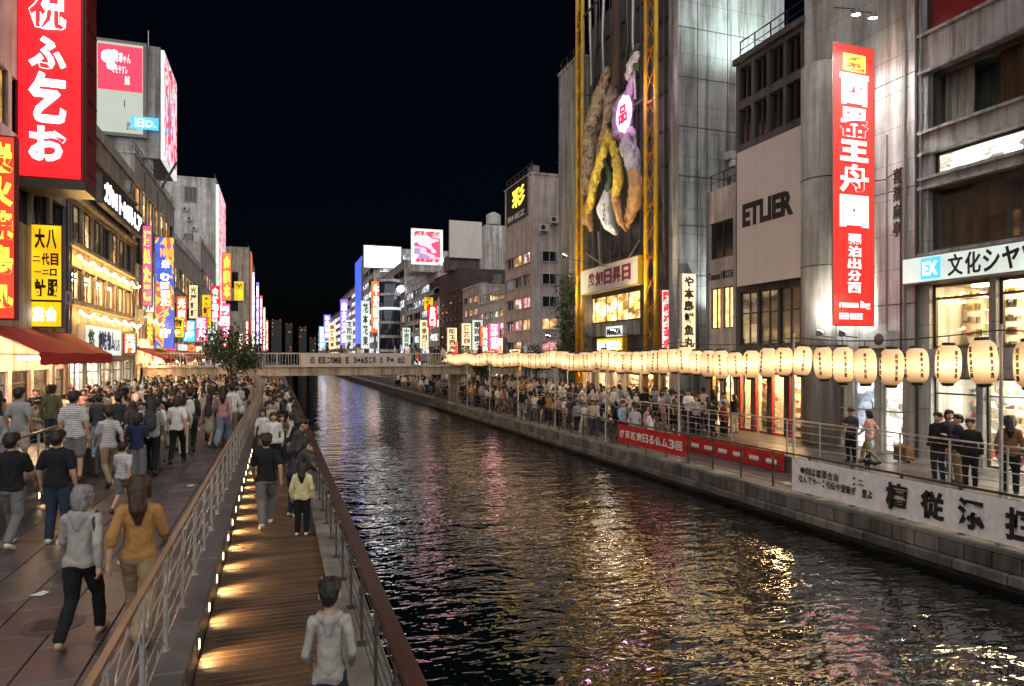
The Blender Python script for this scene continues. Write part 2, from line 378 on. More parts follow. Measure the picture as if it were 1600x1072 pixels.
pieces('paving_slab', slab_mesh(SW-.012, SL-.012, .036), 'paving', PR, sp, .003)
rest.build('paving_slabs_beyond', 'paving', PR, kind='stuff')
# kerb between promenade and boardwalk, wall below it
KB = struct(MB().box(-1.12, -.8, -6, 60, -2.6, .05).build('kerb', 'granite'))
me_sp = [(-.95, 4.2+1.2*i+.6, .05, 0) for i in range(38)]
pieces('kerb_stone', slab_mesh(.36, 1.19, .09, .012), 'granite', KB, me_sp, .002)
# boardwalk
BW = struct(MB().box(-.79, .66, -6, 60, DZ-.5, DZ-.045).build('boardwalk', 'quay_dark'))
PW = .128
pl = [(-.065, 5.4+PW*i, DZ-.045, 0) for i in range(285)]
pieces('plank', slab_mesh(1.44, PW-.012, .045, .005), 'deck_wood', BW, pl, .004)
far_pl = MB()
for i in range(140): far_pl.box(-.785, .655, 5.4+PW*(285+i)-.058, 5.4+PW*(285+i)+.058, DZ-.04, DZ)
far_pl.build('planks_beyond', 'deck_wood', BW, kind='stuff')
EB = struct(MB().box(.66, 1.06, -6, 60, -2.6, DZ+.02).build('boardwalk_edge', 'quay'))
pieces('edge_stone', slab_mesh(.42, .99, .07, .01), 'coping', EB, [(.86, 4.5+1.0*i+.5, DZ+.02, 0) for i in range(48)], .003)
# near bank beyond the boardwalk's end, past the bridge
struct(MB().box(-1.12, 1.06, 60, 420, -2.6, -.05).build('near_quay_beyond', 'quay'))
# far bank -----------------------------------------------------------
FQ = struct(MB().box(QX+.1, UX, -6, 420, -2.8, QZ-.06).build('far_quay', 'quay_dark'))
cs = [(QX+.42, 6.0+1.3*i+.65, QZ-.06, 0) for i in range(42)]
pieces('coping_stone', slab_mesh(.86, 1.265, .1, .02), 'coping', FQ, cs, .004)
MB().box(QX-.008, QX+.85, 60.6, 420, QZ-.055, QZ+.02).build('coping_beyond', 'coping', FQ)
bl = []
for i in range(96):
    bl.append((QX+.12, 6.0+.56*i+.28, QZ-.36, 0))
pieces('quay_block', slab_mesh(.26, .525, .285, .02), 'quay', FQ, bl, .012)
bl = [(QX+.06, 5.7+1.1*i+.55, QZ-.58, 0) for i in range(50)]
pieces('ledge_block', slab_mesh(.34, 1.06, .2, .035), 'quay', FQ, bl, .014)
sl = [(QX+.86+.36+.72*k, 6.0+.9*i+.45, QZ-.06, 0) for i in range(44) for k in range(2)]
pieces('paving_slab', slab_mesh(.71, .89, .066), 'paving', FQ, sl, .003)
US = struct(MB().box(UX, RX+30, -6, 420, -2.8, UZ-.03).build('far_street', 'street'))
sl = [(UX+.3+.4+.8*k, 6.5+1.0*i+.5, UZ-.03, 0) for i in range(30) for k in range(4)]
pieces('paving_slab', slab_mesh(.785, .985, .034), 'paving', US, sl, .002)
pieces('step_stone', slab_mesh(.3, 1.19, .05, .012), 'coping', US, [(UX+.14, 5+1.2*i+.6, UZ-.03, 0) for i in range(44)], .002)

# ================================================================== RAILINGS
def railing(name, label, X, Y0, Y1, zb, zt, n_posts, rail_w, rail_h, rail_mat, post_mat, cables, net=False, post_r=.022, flat=False, cable_r=.006, lean=0.0):
    t = thing(name, label, 'railing', (X, Y0, zb))
    MB().box(X-rail_w/2, X+rail_w/2, Y0, Y1, zt-rail_h, zt).build('handrail', rail_mat, t)
    dy = (Y1-Y0)/(n_posts-1); post = MB()
    if flat:
        post.box(-.012, .012, -.035, .035, 0, zt-zb-rail_h-.001); post.box(-.05, .05, -.06, .06, 0, .012)
        post.box(-.03, .03, -.022, .022, (zt-zb)*.55, (zt-zb)*.62)
    else:
        post.tube([(0, 0, 0), (0, 0, zt-zb-rail_h-.001)], post_r, 8); post.lathe((0, 0, 0), [(.05, 0), (.05, .012), (post_r, .018)], 10)
        post.lathe((0, 0, zt-zb-rail_h-.06), [(post_r*1.35, 0), (post_r*1.35, .03)], 8)
    pm = post.mesh('post', post_mat)
    for i in range(n_posts):
        o = bpy.data.objects.new('post', pm); COL.objects.link(o); o.parent = t; o.location = (0, dy*i, 0)
    for k in range(cables):
        z = zb+.1+(zt-zb-.24)*k/(cables-1)
        MB().tube([(X-lean, Y0, z), (X-lean, Y1, z)], cable_r, 5).build('rail_cable', post_mat, t)
    if net:                                        # bent wire infill between the posts
        for i in range(min(n_posts-1, 26)):
            ya = Y0+dy*i
            for s_ in range(3):
                mb = MB(); q = []
                for k in range(9):
                    f = k/8; ph = s_*.33
                    q.append((X-.016*math.sin(f*6+ph*9), ya+dy*(.1+.8*((f*.55+ph) % 1.0)) if False else ya+dy*(ph+.08+.2*math.sin(f*math.pi*2+s_)), zb+.1+(zt-zb-.2)*f))
                mb.tube(q, .006, 4, False).build('bent_wire', post_mat, t)
    return t
railing('railing', 'steel cable railing with copper coloured handrail dividing the promenade from the boardwalk', -1.0, 3.6, 52, .13, 1.08, 42, .05, .035, 'rail_brass', 'steel', 5, True, cable_r=.007)
railing('railing', 'railing with broad brown wooden handrail along the boardwalk beside the water', .86, 3.0, 54, DZ+.09, .76, 46, .13, .06, 'rail_wood', 'steel_dark', 6, False, flat=True, cable_r=.006)
railing('railing', 'grey steel railing along the far quay edge carrying the cloth banners', QX+.25, 6.0, 59, QZ+.04, .31, 39, .06, .05, 'steel_dark', 'steel_dark', 4, False, flat=True, cable_r=.012)
railing('railing', 'steel railing on the step between riverside walk and shop street', UX+.15, 8.0, 40, UZ+.02, .93, 24, .055, .04, 'steel', 'steel', 5, False, cable_r=.012)

# ================================================================== STEP LIGHTS IN THE KERB WALL
glow('step_lamp', (1, .72, .38), 8, .0); glow('step_lamp_cool', (.95, .85, 1), 9, .0)
def step_light(x, y, z, label, k, power, face=1, cool=False):
    t = thing('step_light', label, 'wall light', (x, y, z), 'step lights in the boardwalk wall' if face == 1 else 'lights in the ramp wall')
    MB().box(x, x+.016*face, y-.035, y+.035, z-.075, z+.075).build('housing', 'steel', t)
    MB().box(x+.016*face, x+.022*face, y-.012, y+.012, z-.05, z+.05).build('lens', 'step_lamp_cool' if cool else 'step_lamp', t)
    l = bpy.data.lights.new('lamp_light', 'SPOT'); l.energy = power; l.color = (1, .66, .3); l.spot_size = R(118); l.spot_blend = .8; l.shadow_soft_size = .03
    o = bpy.data.objects.new('lamp_light', l); COL.objects.link(o); o.parent = t; o.location = (.045*face, 0, 0)
    o.rotation_euler = (0, R(-38 if face == 1 else 38), 0)
ORD = ['first', 'second', 'third', 'fourth', 'fifth', 'sixth', 'seventh', 'eighth', 'ninth', 'tenth', 'eleventh', 'twelfth', 'thirteenth', 'fourteenth', 'fifteenth', 'sixteenth', 'seventeenth', 'eighteenth']
for i, y in enumerate([6.75+1.12*k for k in range(16)]):
    step_light(-.8, y, -.12, ORD[i]+' small wall light above the boardwalk planks counting from the near end', i, 22*random.uniform(.55, 1.35))

# ================================================================== LOW RAMP WALL ON THE PROMENADE
t = thing('ramp_wall', 'low dark granite wall with a raised paved terrace behind it', 'wall', (-4.5, 8, 0))
for i in range(12): MB().box(-4.62, -4.42, 7+1.25*i, 8.242+1.25*i, 0, .62).build('granite_block', 'granite', t)
MB().box(-8.9, -4.63, 7, 22.2, -.03, .5).build('terrace_floor', 'street', t)
q = []
for i in range(17):
    for k in range(5): q.append((-8.85+.42+.84*k, 7.0+.45+.89*i, .5, 0))
pieces('paving_slab', slab_mesh(.825, .875, .03), 'paving', t, q, .003)
MB().box(-4.66, -4.39, 6.98, 22.2, .622, .68).build('coping', 'coping', t)
railing('railing', 'short steel railing with copper handrail on the low granite wall', -4.53, 12.4, 18.4, .68, 1.42, 6, .06, .045, 'rail_brass', 'steel', 3)
step_light(-4.42, 12.6, .2, 'small bright lamp in the granite wall between the two people in black', 0, 9, 1, True)
step_light(-4.42, 15.6, .2, 'small bright lamp near the far end of the low granite wall', 0, 9)
step_light(-4.42, 10.2, .2, 'small lamp in the granite wall nearest the camera', 0, 7)

# ================================================================== BRIDGE
BY = 54.0
t = thing('bridge', 'pale concrete footbridge crossing the canal with a long cloth banner', 'bridge', (6, BY, 0))
zd = 2.15
MB().box(-10, 23, BY, BY+5, zd-.66, zd-.02).build('girder', 'conc_warm', t)
MB().box(-10, 23, BY-.12, BY+5.1, zd-.018, zd+.1).build('deck_slab', 'conc_pale', t)
for x in (-2.6, -1.3, 14.2): MB().box(x, x+.55, BY+.3, BY+4.6, -2.6, zd-.665).build('pier', 'conc_pale', t)
MB().box(-10, 23, BY+.02, BY+.09, zd+1.0, zd+1.07).build('handrail', 'steel', t)
MB().box(-10, 23, BY+4.6, BY+4.67, zd+1.0, zd+1.07).build('handrail', 'steel', t)
bar = MB().box(-.012, .012, -.012, .012, 0, .9).mesh('baluster', 'steel'); big = MB().box(-.04, .04, -.04, .04, 0, .9).mesh('post', 'steel')
for i in range(160):
    o = bpy.data.objects.new('baluster' if i % 8 else 'post', bar if i % 8 else big); COL.objects.link(o); o.parent = t; o.location = (-9.9+.205*i-6, .055, zd+.1)
bt = thing('banner', 'long cream banner with black lettering hung along the footbridge railing', 'banner', (4, BY-.13, zd))
F = Face('F', BY-.15)
bx0, bx1 = xAt(470, BY), xAt(642, BY)
def cloth_sheet(F, u0, u1, z0, z1, t, amp=.02, n=26, k=5, sag=.0, zslope=0.0):
    mb = MB(); vs = []; fs = []
    for j in range(k+1):
        for i in range(n+1):
            fu, fz = i/n, j/k
            d = amp*(math.sin(fu*n*.83+fz*1.7)+.6*math.sin(fu*n*1.9+2*fz))*(.35+.65*(1-fz))
            vs.append(F.p(u0+(u1-u0)*fu, z0+(z1-z0)*fz-sag*math.sin(fu*math.pi)*(1-.3*fz)+zslope*fu, t+d))
    for j in range(k):
        for i in range(n): a = j*(n+1)+i; fs.append((a, a+1, a+n+2, a+n+1))
    o = len(vs); vs2 = [Vector(v) for v in vs]; th = Vector(F.p(0, 0, .004))-Vector(F.p(0, 0, 0)); vs += [tuple(v+th) for v in vs2]
    fs += [tuple(reversed([x+o for x in f])) for f in fs]
    return mb.add(vs, fs)
cloth_sheet(F, bx0, bx1, zd+.0, zd+.98, 0, .012).build('sheet', 'banner_cream', bt, True)
write_chars(bt, 'black_paint', F, '日 EE:nMa E 3.65:月 北 P. 出正', bx0+.7, bx1-.5, zd+.28, zd+.76, -.03, .008, .02)

# ================================================================== BANNERS ON THE FAR RAILING
F = Face('R', QX+.2)
def banner(label, px0, px1, ztop, zbot, mat, texts, tmat, cat='banner'):
    u1, u0 = yAt(px0, QX+.2), yAt(px1, QX+.2)
    t = thing('banner', label, cat, (QX+.2, u0, zbot))
    cloth_sheet(F, u0, u1, zbot, ztop, -.02, .012, 30).build('sheet', mat, t, True)
    for (s_, a, b_, za, zb_, bo) in texts:      # a,b measured from the far end
        write_chars(t, tmat, F, s_, u1-(u1-u0)*b_, u1-(u1-u0)*a, zbot+(ztop-zbot)*za, zbot+(ztop-zbot)*zb_, -.045, .006, bo)
    return t
def bf(px): return (yAt(1238, QX+.2)-yAt(px, QX+.2))/(yAt(1238, QX+.2)-yAt(1720, QX+.2))
banner('red banner with white characters on the far quay railing', 965, 1072, .2, -.52, 'banner_red', [('ぎ菟新意日る仏ム3回', .05, .97, .28, .72, .025)], 'white_paint')
banner('long white banner with huge black characters on the far quay railing', 1238, 1720, .2, -.66, 'banner_white',
       [('・自は認那合治  :二', bf(1252), bf(1352), .56, .8, .02), ('なんでやー:引伝や望能ぎ 盟よ', bf(1250), bf(1366), .3, .52, .02), ('檀', bf(1384), bf(1423), .16, .88, .045), ('従', bf(1438), bf(1481), .14, .86, .045), ('添', bf(1496), bf(1545), .14, .86, .045), ('担', bf(1570), bf(1622), .14, .86, .045)], 'black_paint')
F2 = Face('R', UX-.03)
t = thing('banner', 'red and white striped cloth lying along the foot of the step', 'banner', (UX, 22, QZ))
cloth_sheet(F2, 17.6, 24.0, QZ+.02, UZ+.1, -.06, .02, 24).build('sheet', 'banner_red', t, True)
for i in range(7):
    mb = MB(); a = 17.9+.85*i; mb.fbox(F2, a, a+.5, QZ+.2, QZ+.36, -.1, -.095); mb.build('white_stripe', 'banner_white', t)

# ================================================================== LANTERNS
m, nt, out = nmat('lantern_paper')
p = N(nt, 'ShaderNodeBsdfPrincipled', Roughness=.7); p.inputs['Base Color'].default_value = (.7, .6, .42, 1)
tc = N(nt, 'ShaderNodeTexCoord'); sx = N(nt, 'ShaderNodeSeparateXYZ'); nt.links.new(tc.outputs['Object'], sx.inputs[0])
e = ramp(nt, sx.outputs[2], [(0, (.5, .2, .05)), (.0, (.5, .2, .05))])
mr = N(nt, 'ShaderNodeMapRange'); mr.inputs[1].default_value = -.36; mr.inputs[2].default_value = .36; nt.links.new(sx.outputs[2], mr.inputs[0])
e = ramp(nt, mr.outputs[0], [(0, (.16, .065, .018)), (.2, (.38, .2, .075)), (.5, (1, .7, .36)), (.62, (.78, .47, .19)), (.82, (.38, .2, .07)), (1, (.14, .055, .015))])  # no bulb inside: its glow is painted by height, brightest midway
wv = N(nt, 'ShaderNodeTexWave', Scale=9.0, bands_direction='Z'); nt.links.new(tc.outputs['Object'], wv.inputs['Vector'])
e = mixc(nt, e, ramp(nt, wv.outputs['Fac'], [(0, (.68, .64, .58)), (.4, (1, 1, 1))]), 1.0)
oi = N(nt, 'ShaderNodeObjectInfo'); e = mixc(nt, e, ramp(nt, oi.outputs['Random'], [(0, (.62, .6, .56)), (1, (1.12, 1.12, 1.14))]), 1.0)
nt.links.new(e, p.inputs['Emission Color']); p.inputs['Emission Strength'].default_value = .95
nt.links.new(p.outputs[0], out.inputs[0]); M['lantern_paper'] = m
prof = []
for k in range(15):
    f = k/14; z = -.33+.66*f; q = abs(2*f-1); prof.append((.13+.115*(1-q**3.2)**.6, z))
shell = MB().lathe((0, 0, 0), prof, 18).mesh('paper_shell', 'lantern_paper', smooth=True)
capm = MB().lathe((0, 0, .325), [(.125, 0), (.13, .02), (.12, .05), (.02, .055)], 14).mesh('top_ring', 'black_metal')
botm = MB().lathe((0, 0, -.385), [(.1, 0), (.125, .02), (.125, .06)], 14).mesh('bottom_ring', 'black_metal')
hook = MB().tube([(0, 0, .37), (0, 0, .5)], .008, 5).mesh('hook', 'black_metal')
LXP = QX+.25
def lantern_text(seed, mat):
    mb = MB(); r = random.Random(seed)
    for (ang, mt) in ((-.75, 0), (.75, 0)):
        for i in range(5):
            v, fs = textmesh(r.choice(KAN), bold=.03); c = (v.min(0)+v.max(0))/2; vs = []
            for x, y, z in v:
                a = math.pi+ang+(x-c[0])*-.26; zz = .2-.1*i+(y-c[1])*.085; rr = .2505*(1 if abs(zz) < .2 else .985)-(.0 if z > 0 else .012)
                vs.append((rr*math.cos(a), rr*math.sin(a), zz))
            mb.add(vs, fs)
    return mb.mesh('lettering', mat)
ltx = [lantern_text(3, 'black_paint'), lantern_text(9, 'dark_red_paint'), lantern_text(12, 'black_paint')]
POSTS = [9.4+5.6*i for i in range(-1, 9)]
pole = MB().tube([(0, 0, 0), (0, 0, 4.25)], [.035, .03], 8).lathe((0, 0, 0), [(.09, 0), (.09, .03), (.04, .06)], 10).mesh('pole', 'steel')
for i, y in enumerate(POSTS):
    o = bpy.data.objects.new('lantern_pole', pole); COL.objects.link(o); o.location = (LXP+.05, y, QZ+.04)
    o['label'] = ORD[i]+' thin steel lantern pole on the far quay railing counting from the near end'; o['category'] = 'pole'; o['group'] = 'poles carrying the lanterns'
def wire_z(y):
    f = ((y-POSTS[0]) % 5.6)/5.6; return 3.42-.14*math.sin(f*math.pi)
wt = thing('lantern_cable', 'black cable strung from pole to pole with the lanterns hanging on it', 'cable', (LXP, POSTS[0], 3.4))
MB().tube([(LXP, POSTS[0]+.28*k, wire_z(POSTS[0]+.28*k)) for k in range(int((POSTS[-1]-POSTS[0])/.28)+1)], .014, 5).build('cable', 'black_metal', wt)
y = 8.2; i = 0; LK = -1; kk = 0
while y < POSTS[-1]-.3:
    if min(abs(y-q) for q in POSTS) < .2: y += .22
    z = wire_z(y)-.6+random.uniform(-.02, .02); s_ = random.choice([1.17, 1.25, 1.25, 1.31])
    near = 'dark' if i % 3 else 'red'
    k = sum(1 for q in POSTS if q < y); kk = 0 if k != LK else kk+1; LK = k
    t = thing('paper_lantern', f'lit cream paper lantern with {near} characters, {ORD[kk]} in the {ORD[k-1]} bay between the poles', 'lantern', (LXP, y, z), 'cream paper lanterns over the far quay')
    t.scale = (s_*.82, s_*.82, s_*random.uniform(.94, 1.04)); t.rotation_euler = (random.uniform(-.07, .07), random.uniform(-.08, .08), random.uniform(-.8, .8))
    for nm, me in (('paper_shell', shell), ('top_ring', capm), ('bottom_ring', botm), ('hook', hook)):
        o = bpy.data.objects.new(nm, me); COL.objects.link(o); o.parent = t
    if y < 46:
        o = bpy.data.objects.new('lettering', ltx[0 if near == 'dark' else 1] if i % 2 else ltx[2 if near == 'dark' else 1]); COL.objects.link(o); o.parent = t
    i += 1; y += random.choice([.62, .68, .72, .66]) if y > 20 else random.choice([.64, .7, .74, .66])
# ================================================================== ROUNDED FORMS (people, drapery)
TRUNK = (0, 1, 4, 5, 6, 7)
def cap_mesh(mb, a, b, ra, rb, sq=1.0, n=12):
    a, b = Vector(a), Vector(b); d = b-a
    if d.length < 1e-5: d = Vector((0, 0, 1e-3)); b = a+d
    u = d.normalized(); P = []; Rr = []
    for k in (0.02, .35, .65, .88): P.append(a-u*ra*math.cos(math.asin(k))); Rr.append(ra*k)
    P.append(a); Rr.append(ra); P.append(b); Rr.append(rb)
    for k in (.88, .65, .35, .02): P.append(b+u*rb*math.cos(math.asin(k))); Rr.append(rb*k)
    i0 = len(mb.v); mb.tube(P, Rr, n)
    if sq != 1.0:
        cy = (a.y+b.y)/2
        for i in range(i0, len(mb.v)): x, y, z = mb.v[i]; mb.v[i] = (x, cy+(y-cy)*sq, z)
def sdf(pts, pr):
    a, b, ra, rb, sq, tag = pr; a = np.array(a, float); b = np.array(b, float); p = pts.copy()
    cy = (a[1]+b[1])/2; p[:, 1] = cy+(p[:, 1]-cy)/sq
    d = b-a; L = max(1e-9, d@d); h = np.clip(((p-a)@d)/L, 0, 1)
    return np.linalg.norm(p-a-h[:, None]*d, axis=1)-(ra+(rb-ra)*h)
def skin_over(name, prims, voxel, smooth=2, wrinkle=0.0, mats=None, fold=9.0, hem=None):
    """one continuous surface grown over overlapping rounded volumes; every face takes the tag of the volume it lies on"""
    mb = MB()
    for a, b_, ra, rb, sq, tag in prims: cap_mesh(mb, a, b_, ra, rb, sq)
    me0 = mb.mesh('tmp', []); ob = bpy.data.objects.new('tmp', me0); COL.objects.link(ob)
    r = ob.modifiers.new('r', 'REMESH'); r.mode = 'VOXEL'; r.voxel_size = voxel; r.use_smooth_shade = True
    s_ = ob.modifiers.new('s', 'SMOOTH'); s_.iterations = smooth; s_.factor = .5
    dg = bpy.context.evaluated_depsgraph_get(); dg.update()
    me = bpy.data.meshes.new_from_object(ob.evaluated_get(dg)); me.name = name
    bpy.data.objects.remove(ob); bpy.data.meshes.remove(me0)
    nv = len(me.vertices); co = np.empty(nv*3); me.vertices.foreach_get('co', co); co = co.reshape(-1, 3)
    npl = len(me.polygons); cen = np.empty(npl*3); me.polygons.foreach_get('center', cen); cen = cen.reshape(-1, 3)
    D = np.stack([sdf(cen, pr) for pr in prims]); tags = np.array([pr[5] for pr in prims])[D.argmin(0)]
    if hem is not None:                           # the top ends in a level hem over the trousers
        mid = np.isin(tags, (1, 2)) & (np.abs(cen[:, 0]) < .2) & (cen[:, 2] < hem+.14) & np.isin(D.argmin(0), TRUNK); tags[mid] = np.where(cen[mid, 2]+.012*np.sin(cen[mid, 0]*23) > hem, 1, 2)
    if wrinkle:
        Dv = np.stack([sdf(co, pr) for pr in prims]); tv = np.array([pr[5] for pr in prims])[Dv.argmin(0)]
        no = np.empty(nv*3); me.vertices.foreach_get('normal', no); no = no.reshape(-1, 3)
        rw_ = np.random.RandomState(int(len(prims)*7+nv) % 9999); k = np.zeros(nv)
        for j in range(10):                       # folds: a few crossing waves of different pitch
            d = rw_.normal(size=3); d /= np.linalg.norm(d); d[2] *= .7; f = fold*(1.2+.45*j)
            k += np.sin(co@d*f*2.2+rw_.uniform(0, 6.3)+1.4*np.sin(co@np.roll(d, 1)*f))/(1.2+.35*j)
        co += no*(np.isin(tv, (1, 2))*k*wrinkle*.42)[:, None]
        if hem is not None:
            lip = (tv == 1)*np.clip(1-np.abs(co[:, 2]-hem-.02)/.05, 0, 1)*(np.abs(co[:, 0]) < .19); co += no*(lip*.013)[:, None]
        me.vertices.foreach_set('co', co.ravel())
    me.materials.clear()
    for m_ in (mats or ['skin', 'top_black', 'bot_black', 'shoe_dark', 'eye_dark']): me.materials.append(M[m_])
    me.polygons.foreach_set('material_index', tags.astype(np.int32)); me.polygons.foreach_set('use_smooth', np.ones(npl, bool)); me.update()
    return me
# ================================================================== BUILDINGS
WIN = {}
litroom('room_haze', (.3, .33, .36), (.6, .65, .68), .3, .5, .6)
m, nt, out = nmat('clear_glass')
tr = N(nt, 'ShaderNodeBsdfTransparent'); gl = N(nt, 'ShaderNodeBsdfGlossy', Roughness=.03); mx = N(nt, 'ShaderNodeMixShader'); mx.inputs[0].default_value = .1
tr.inputs[0].default_value = (.9, .92, .9, 1)
nt.links.new(tr.outputs[0], mx.inputs[1]); nt.links.new(gl.outputs[0], mx.inputs[2]); nt.links.new(mx.outputs[0], out.inputs[0]); M['clear_glass'] = m
def window(parent, F, u0, u1, z0, z1, pane, frame='frame_bronze', mull=1, trans=0, t=.16, fw=.05):
    """frame with its pane(s) behind, set in an opening; mull columns of panes, trans adds a high transom"""
    w_, h_ = abs(u1-u0), z1-z0; ua = min(u0, u1)
    key = (F.k, round(w_, 2), round(h_, 2), frame, mull, trans, round(fw, 3))
    base = Vector(F.p(ua, z0, t))
    if key not in WIN:
        G = Face(F.k, 0.0); mb = MB()
        mb.fbox(G, 0, fw, 0, h_, -.04, .05); mb.fbox(G, w_-fw, w_, 0, h_, -.04, .05)
        mb.fbox(G, fw, w_-fw, 0, fw, -.05, .05); mb.fbox(G, fw, w_-fw, h_-fw, h_, -.04, .05)
        for k in range(1, mull): mb.fbox(G, w_*k/mull-fw*.4, w_*k/mull+fw*.4, fw, h_-fw, -.03, .045)
        if trans: mb.fbox(G, fw, w_-fw, h_*trans-fw*.4, h_*trans+fw*.4, -.025, .043)
        pb = MB().fbox(G, fw*.7, w_-fw*.7, fw*.7, h_-fw*.7, .02, .035)
        WIN[key] = (mb.mesh('window', frame), pb)
    wm, pb = WIN[key]
    k2 = key+(pane,)
    if k2 not in WIN: WIN[k2] = pb.mesh('pane', pane)
    o = bpy.data.objects.new('window', wm); COL.objects.link(o); o.parent = parent; o.location = base-wloc(parent)
    q = bpy.data.objects.new('pane', WIN[k2]); COL.objects.link(q); q.parent = o
    return o
def shell(parent, F, u0, u1, z0, z1, dep, wins, mat, t_in=.35, name='wall', pd=None):
    """wall with real openings: rows = list of (za, zb, [(ua, ub), ...]); everything else is solid"""
    pd = t_in-.001 if pd is None else pd
    mb = MB(); mb.fbox(F, u0, u1, z0, z1, t_in, dep)
    rows = sorted(wins, key=lambda r: r[0]); z = z0
    for za, zb, cols in rows:
        if za > z: mb.fbox(F, u0, u1, z, za, 0, t_in-.001)
        u = u0
        for a, b_ in sorted(cols):
            if a > u+.001: mb.fbox(F, u, a, za, zb, 0, pd)
            u = b_
        if u < u1-.001: mb.fbox(F, u, u1, za, zb, 0, pd)
        z = zb
    if z < z1: mb.fbox(F, u0, u1, z, z1, 0, t_in-.001)
    return mb.build(name, mat, parent)
def even(u0, u1, n, gap, edge=None):
    e = gap if edge is None else edge; w_ = (u1-u0-2*e-gap*(n-1))/n
    return [(u0+e+i*(w_+gap), u0+e+i*(w_+gap)+w_) for i in range(n)]
def roof_bits(t, F, u0, u1, z, dep, seed, n_ant=3, units=2, rail=True, mat='steel_dark'):
    r = random.Random(seed)
    if rail:
        mb = MB(); mb.fbox(F, u0+.1, u1-.1, z+.75, z+.79, .12, .16); mb.fbox(F, u0+.1, u1-.1, z+.4, z+.43, .125, .155)
        for k in range(int((u1-u0)/1.0)+1): u = u0+.12+(u1-u0-.24)*k/max(1, int((u1-u0)/1.0)); mb.fbox(F, u-.02, u+.02, z, z+.75, .12, .16)
        mb.build('roof_rail', mat, t)
    for k in range(n_ant):
        u, d = r.uniform(u0+.3, u1-.3), r.uniform(.5, max(.6, min(dep-.5, 4))); h = r.uniform(.8, 2.2)
        mb = MB(); a = Vector(F.p(u, z, d)); mb.tube([a, a+Vector((0, 0, h))], [.03, .015], 5); mb.tube([a+Vector((-.3, 0, h*.8)), a+Vector((.3, 0, h*.8))], .012, 4); mb.build('antenna', mat, t)
    for k in range(units):
        u, d = r.uniform(u0+.6, u1-.6), r.uniform(.9, max(1, min(dep-1, 4))); s_ = r.uniform(.4, .7)
        mb = MB(); mb.fbox(F, u-s_, u+s_, z, z+r.uniform(.6, 1.2), d-s_*.6, d+s_*.6); mb.build('roof_unit', 'frame_grey', t)
def ac_units(t, F, spots, mat='frame_white'):
    for (u, z) in spots:
        mb = MB(); mb.fbox(F, u-.4, u+.4, z, z+.55, -.34, -.02); mb.fbox(F, u-.36, u-.3, z-.18, z, -.3, -.0); mb.fbox(F, u+.3, u+.36, z-.18, z, -.3, 0)
        o = mb.build('air_conditioner', mat, t)
        c = Vector(F.p(u-.1, z+.28, -.345)); mb = MB(); n = 12; ax = Vector(F.p(1, 0, 0))-Vector(F.p(0, 0, 0))
        mb.add([c+ax*.2*math.cos(2*math.pi*k/n)+Vector((0, 0, .2*math.sin(2*math.pi*k/n))) for k in range(n)], [tuple(range(n))]); mb.build('fan_grille', 'black_metal', o)
def pipe(t, F, u, z0, z1, r=.05, mat='frame_grey', tt=-.07):
    MB().tube([F.p(u, z0, tt), F.p(u, z1, tt)], r, 7).build('drain_pipe', mat, t)
def block(name, label, side, X, Y0, Y1, Z1, dep, rows, mat, panes, seed, frame='frame_bronze', mull=2, Z0=None, side_rows=None, roof=True, setback=0, cat='building', fw=.05, group=None):
    """an ordinary building on one bank. rows: (za, zb, n windows, gap). panes: pane materials drawn at random"""
    r = random.Random(seed); F = Face(side, X); Z0 = (UZ-.02 if side == 'R' else -.03) if Z0 is None else Z0
    t = thing(name, label, cat, (X, (Y0+Y1)/2, Z0), group)
    ws = [(za, zb, even(Y0, Y1, n, g, max(g, .3))) for za, zb, n, g in rows]
    shell(t, F, Y0, Y1, Z0, Z1, dep, ws, mat)
    for za, zb, cols in ws:
        for a, b_ in cols: window(t, F, a, b_, za, zb, r.choice(panes), frame, mull if b_-a > 1.0 else 1, 0, .16, fw)
        mb = MB(); mb.fbox(F, Y0+.06, Y1-.06, za-.09, za-.002, -.07, -.002); mb.build('sill_band', mat, t)
    if side_rows:                                     # windows on the end wall that looks towards the camera
        S = Face('F', Y0); xa, xb = (X+.6, X+dep-.3) if side == 'R' else (X-dep+.3, X-.6)
        for za, zb, n, g, pn in side_rows:
            for a, b_ in even(xa, xb, n, g): window(t, S, a, b_, za, zb, pn, frame, 1, 0, -.03, fw)
    mb = MB(); mb.fbox(F, Y0-.05, Y1+.05, Z1, Z1+.18, -.08, dep+.05); mb.build('parapet', mat, t)
    if roof: roof_bits(t, F, Y0, Y1, Z1+.18, dep, seed)
    return t, F
def rows_up(z0, z1, n, frac=.55):
    h = (z1-z0)/n; return [(z0+h*i+h*(1-frac)*.55, z0+h*i+h*(1-frac)*.55+h*frac) for i in range(n)]
SG = {}
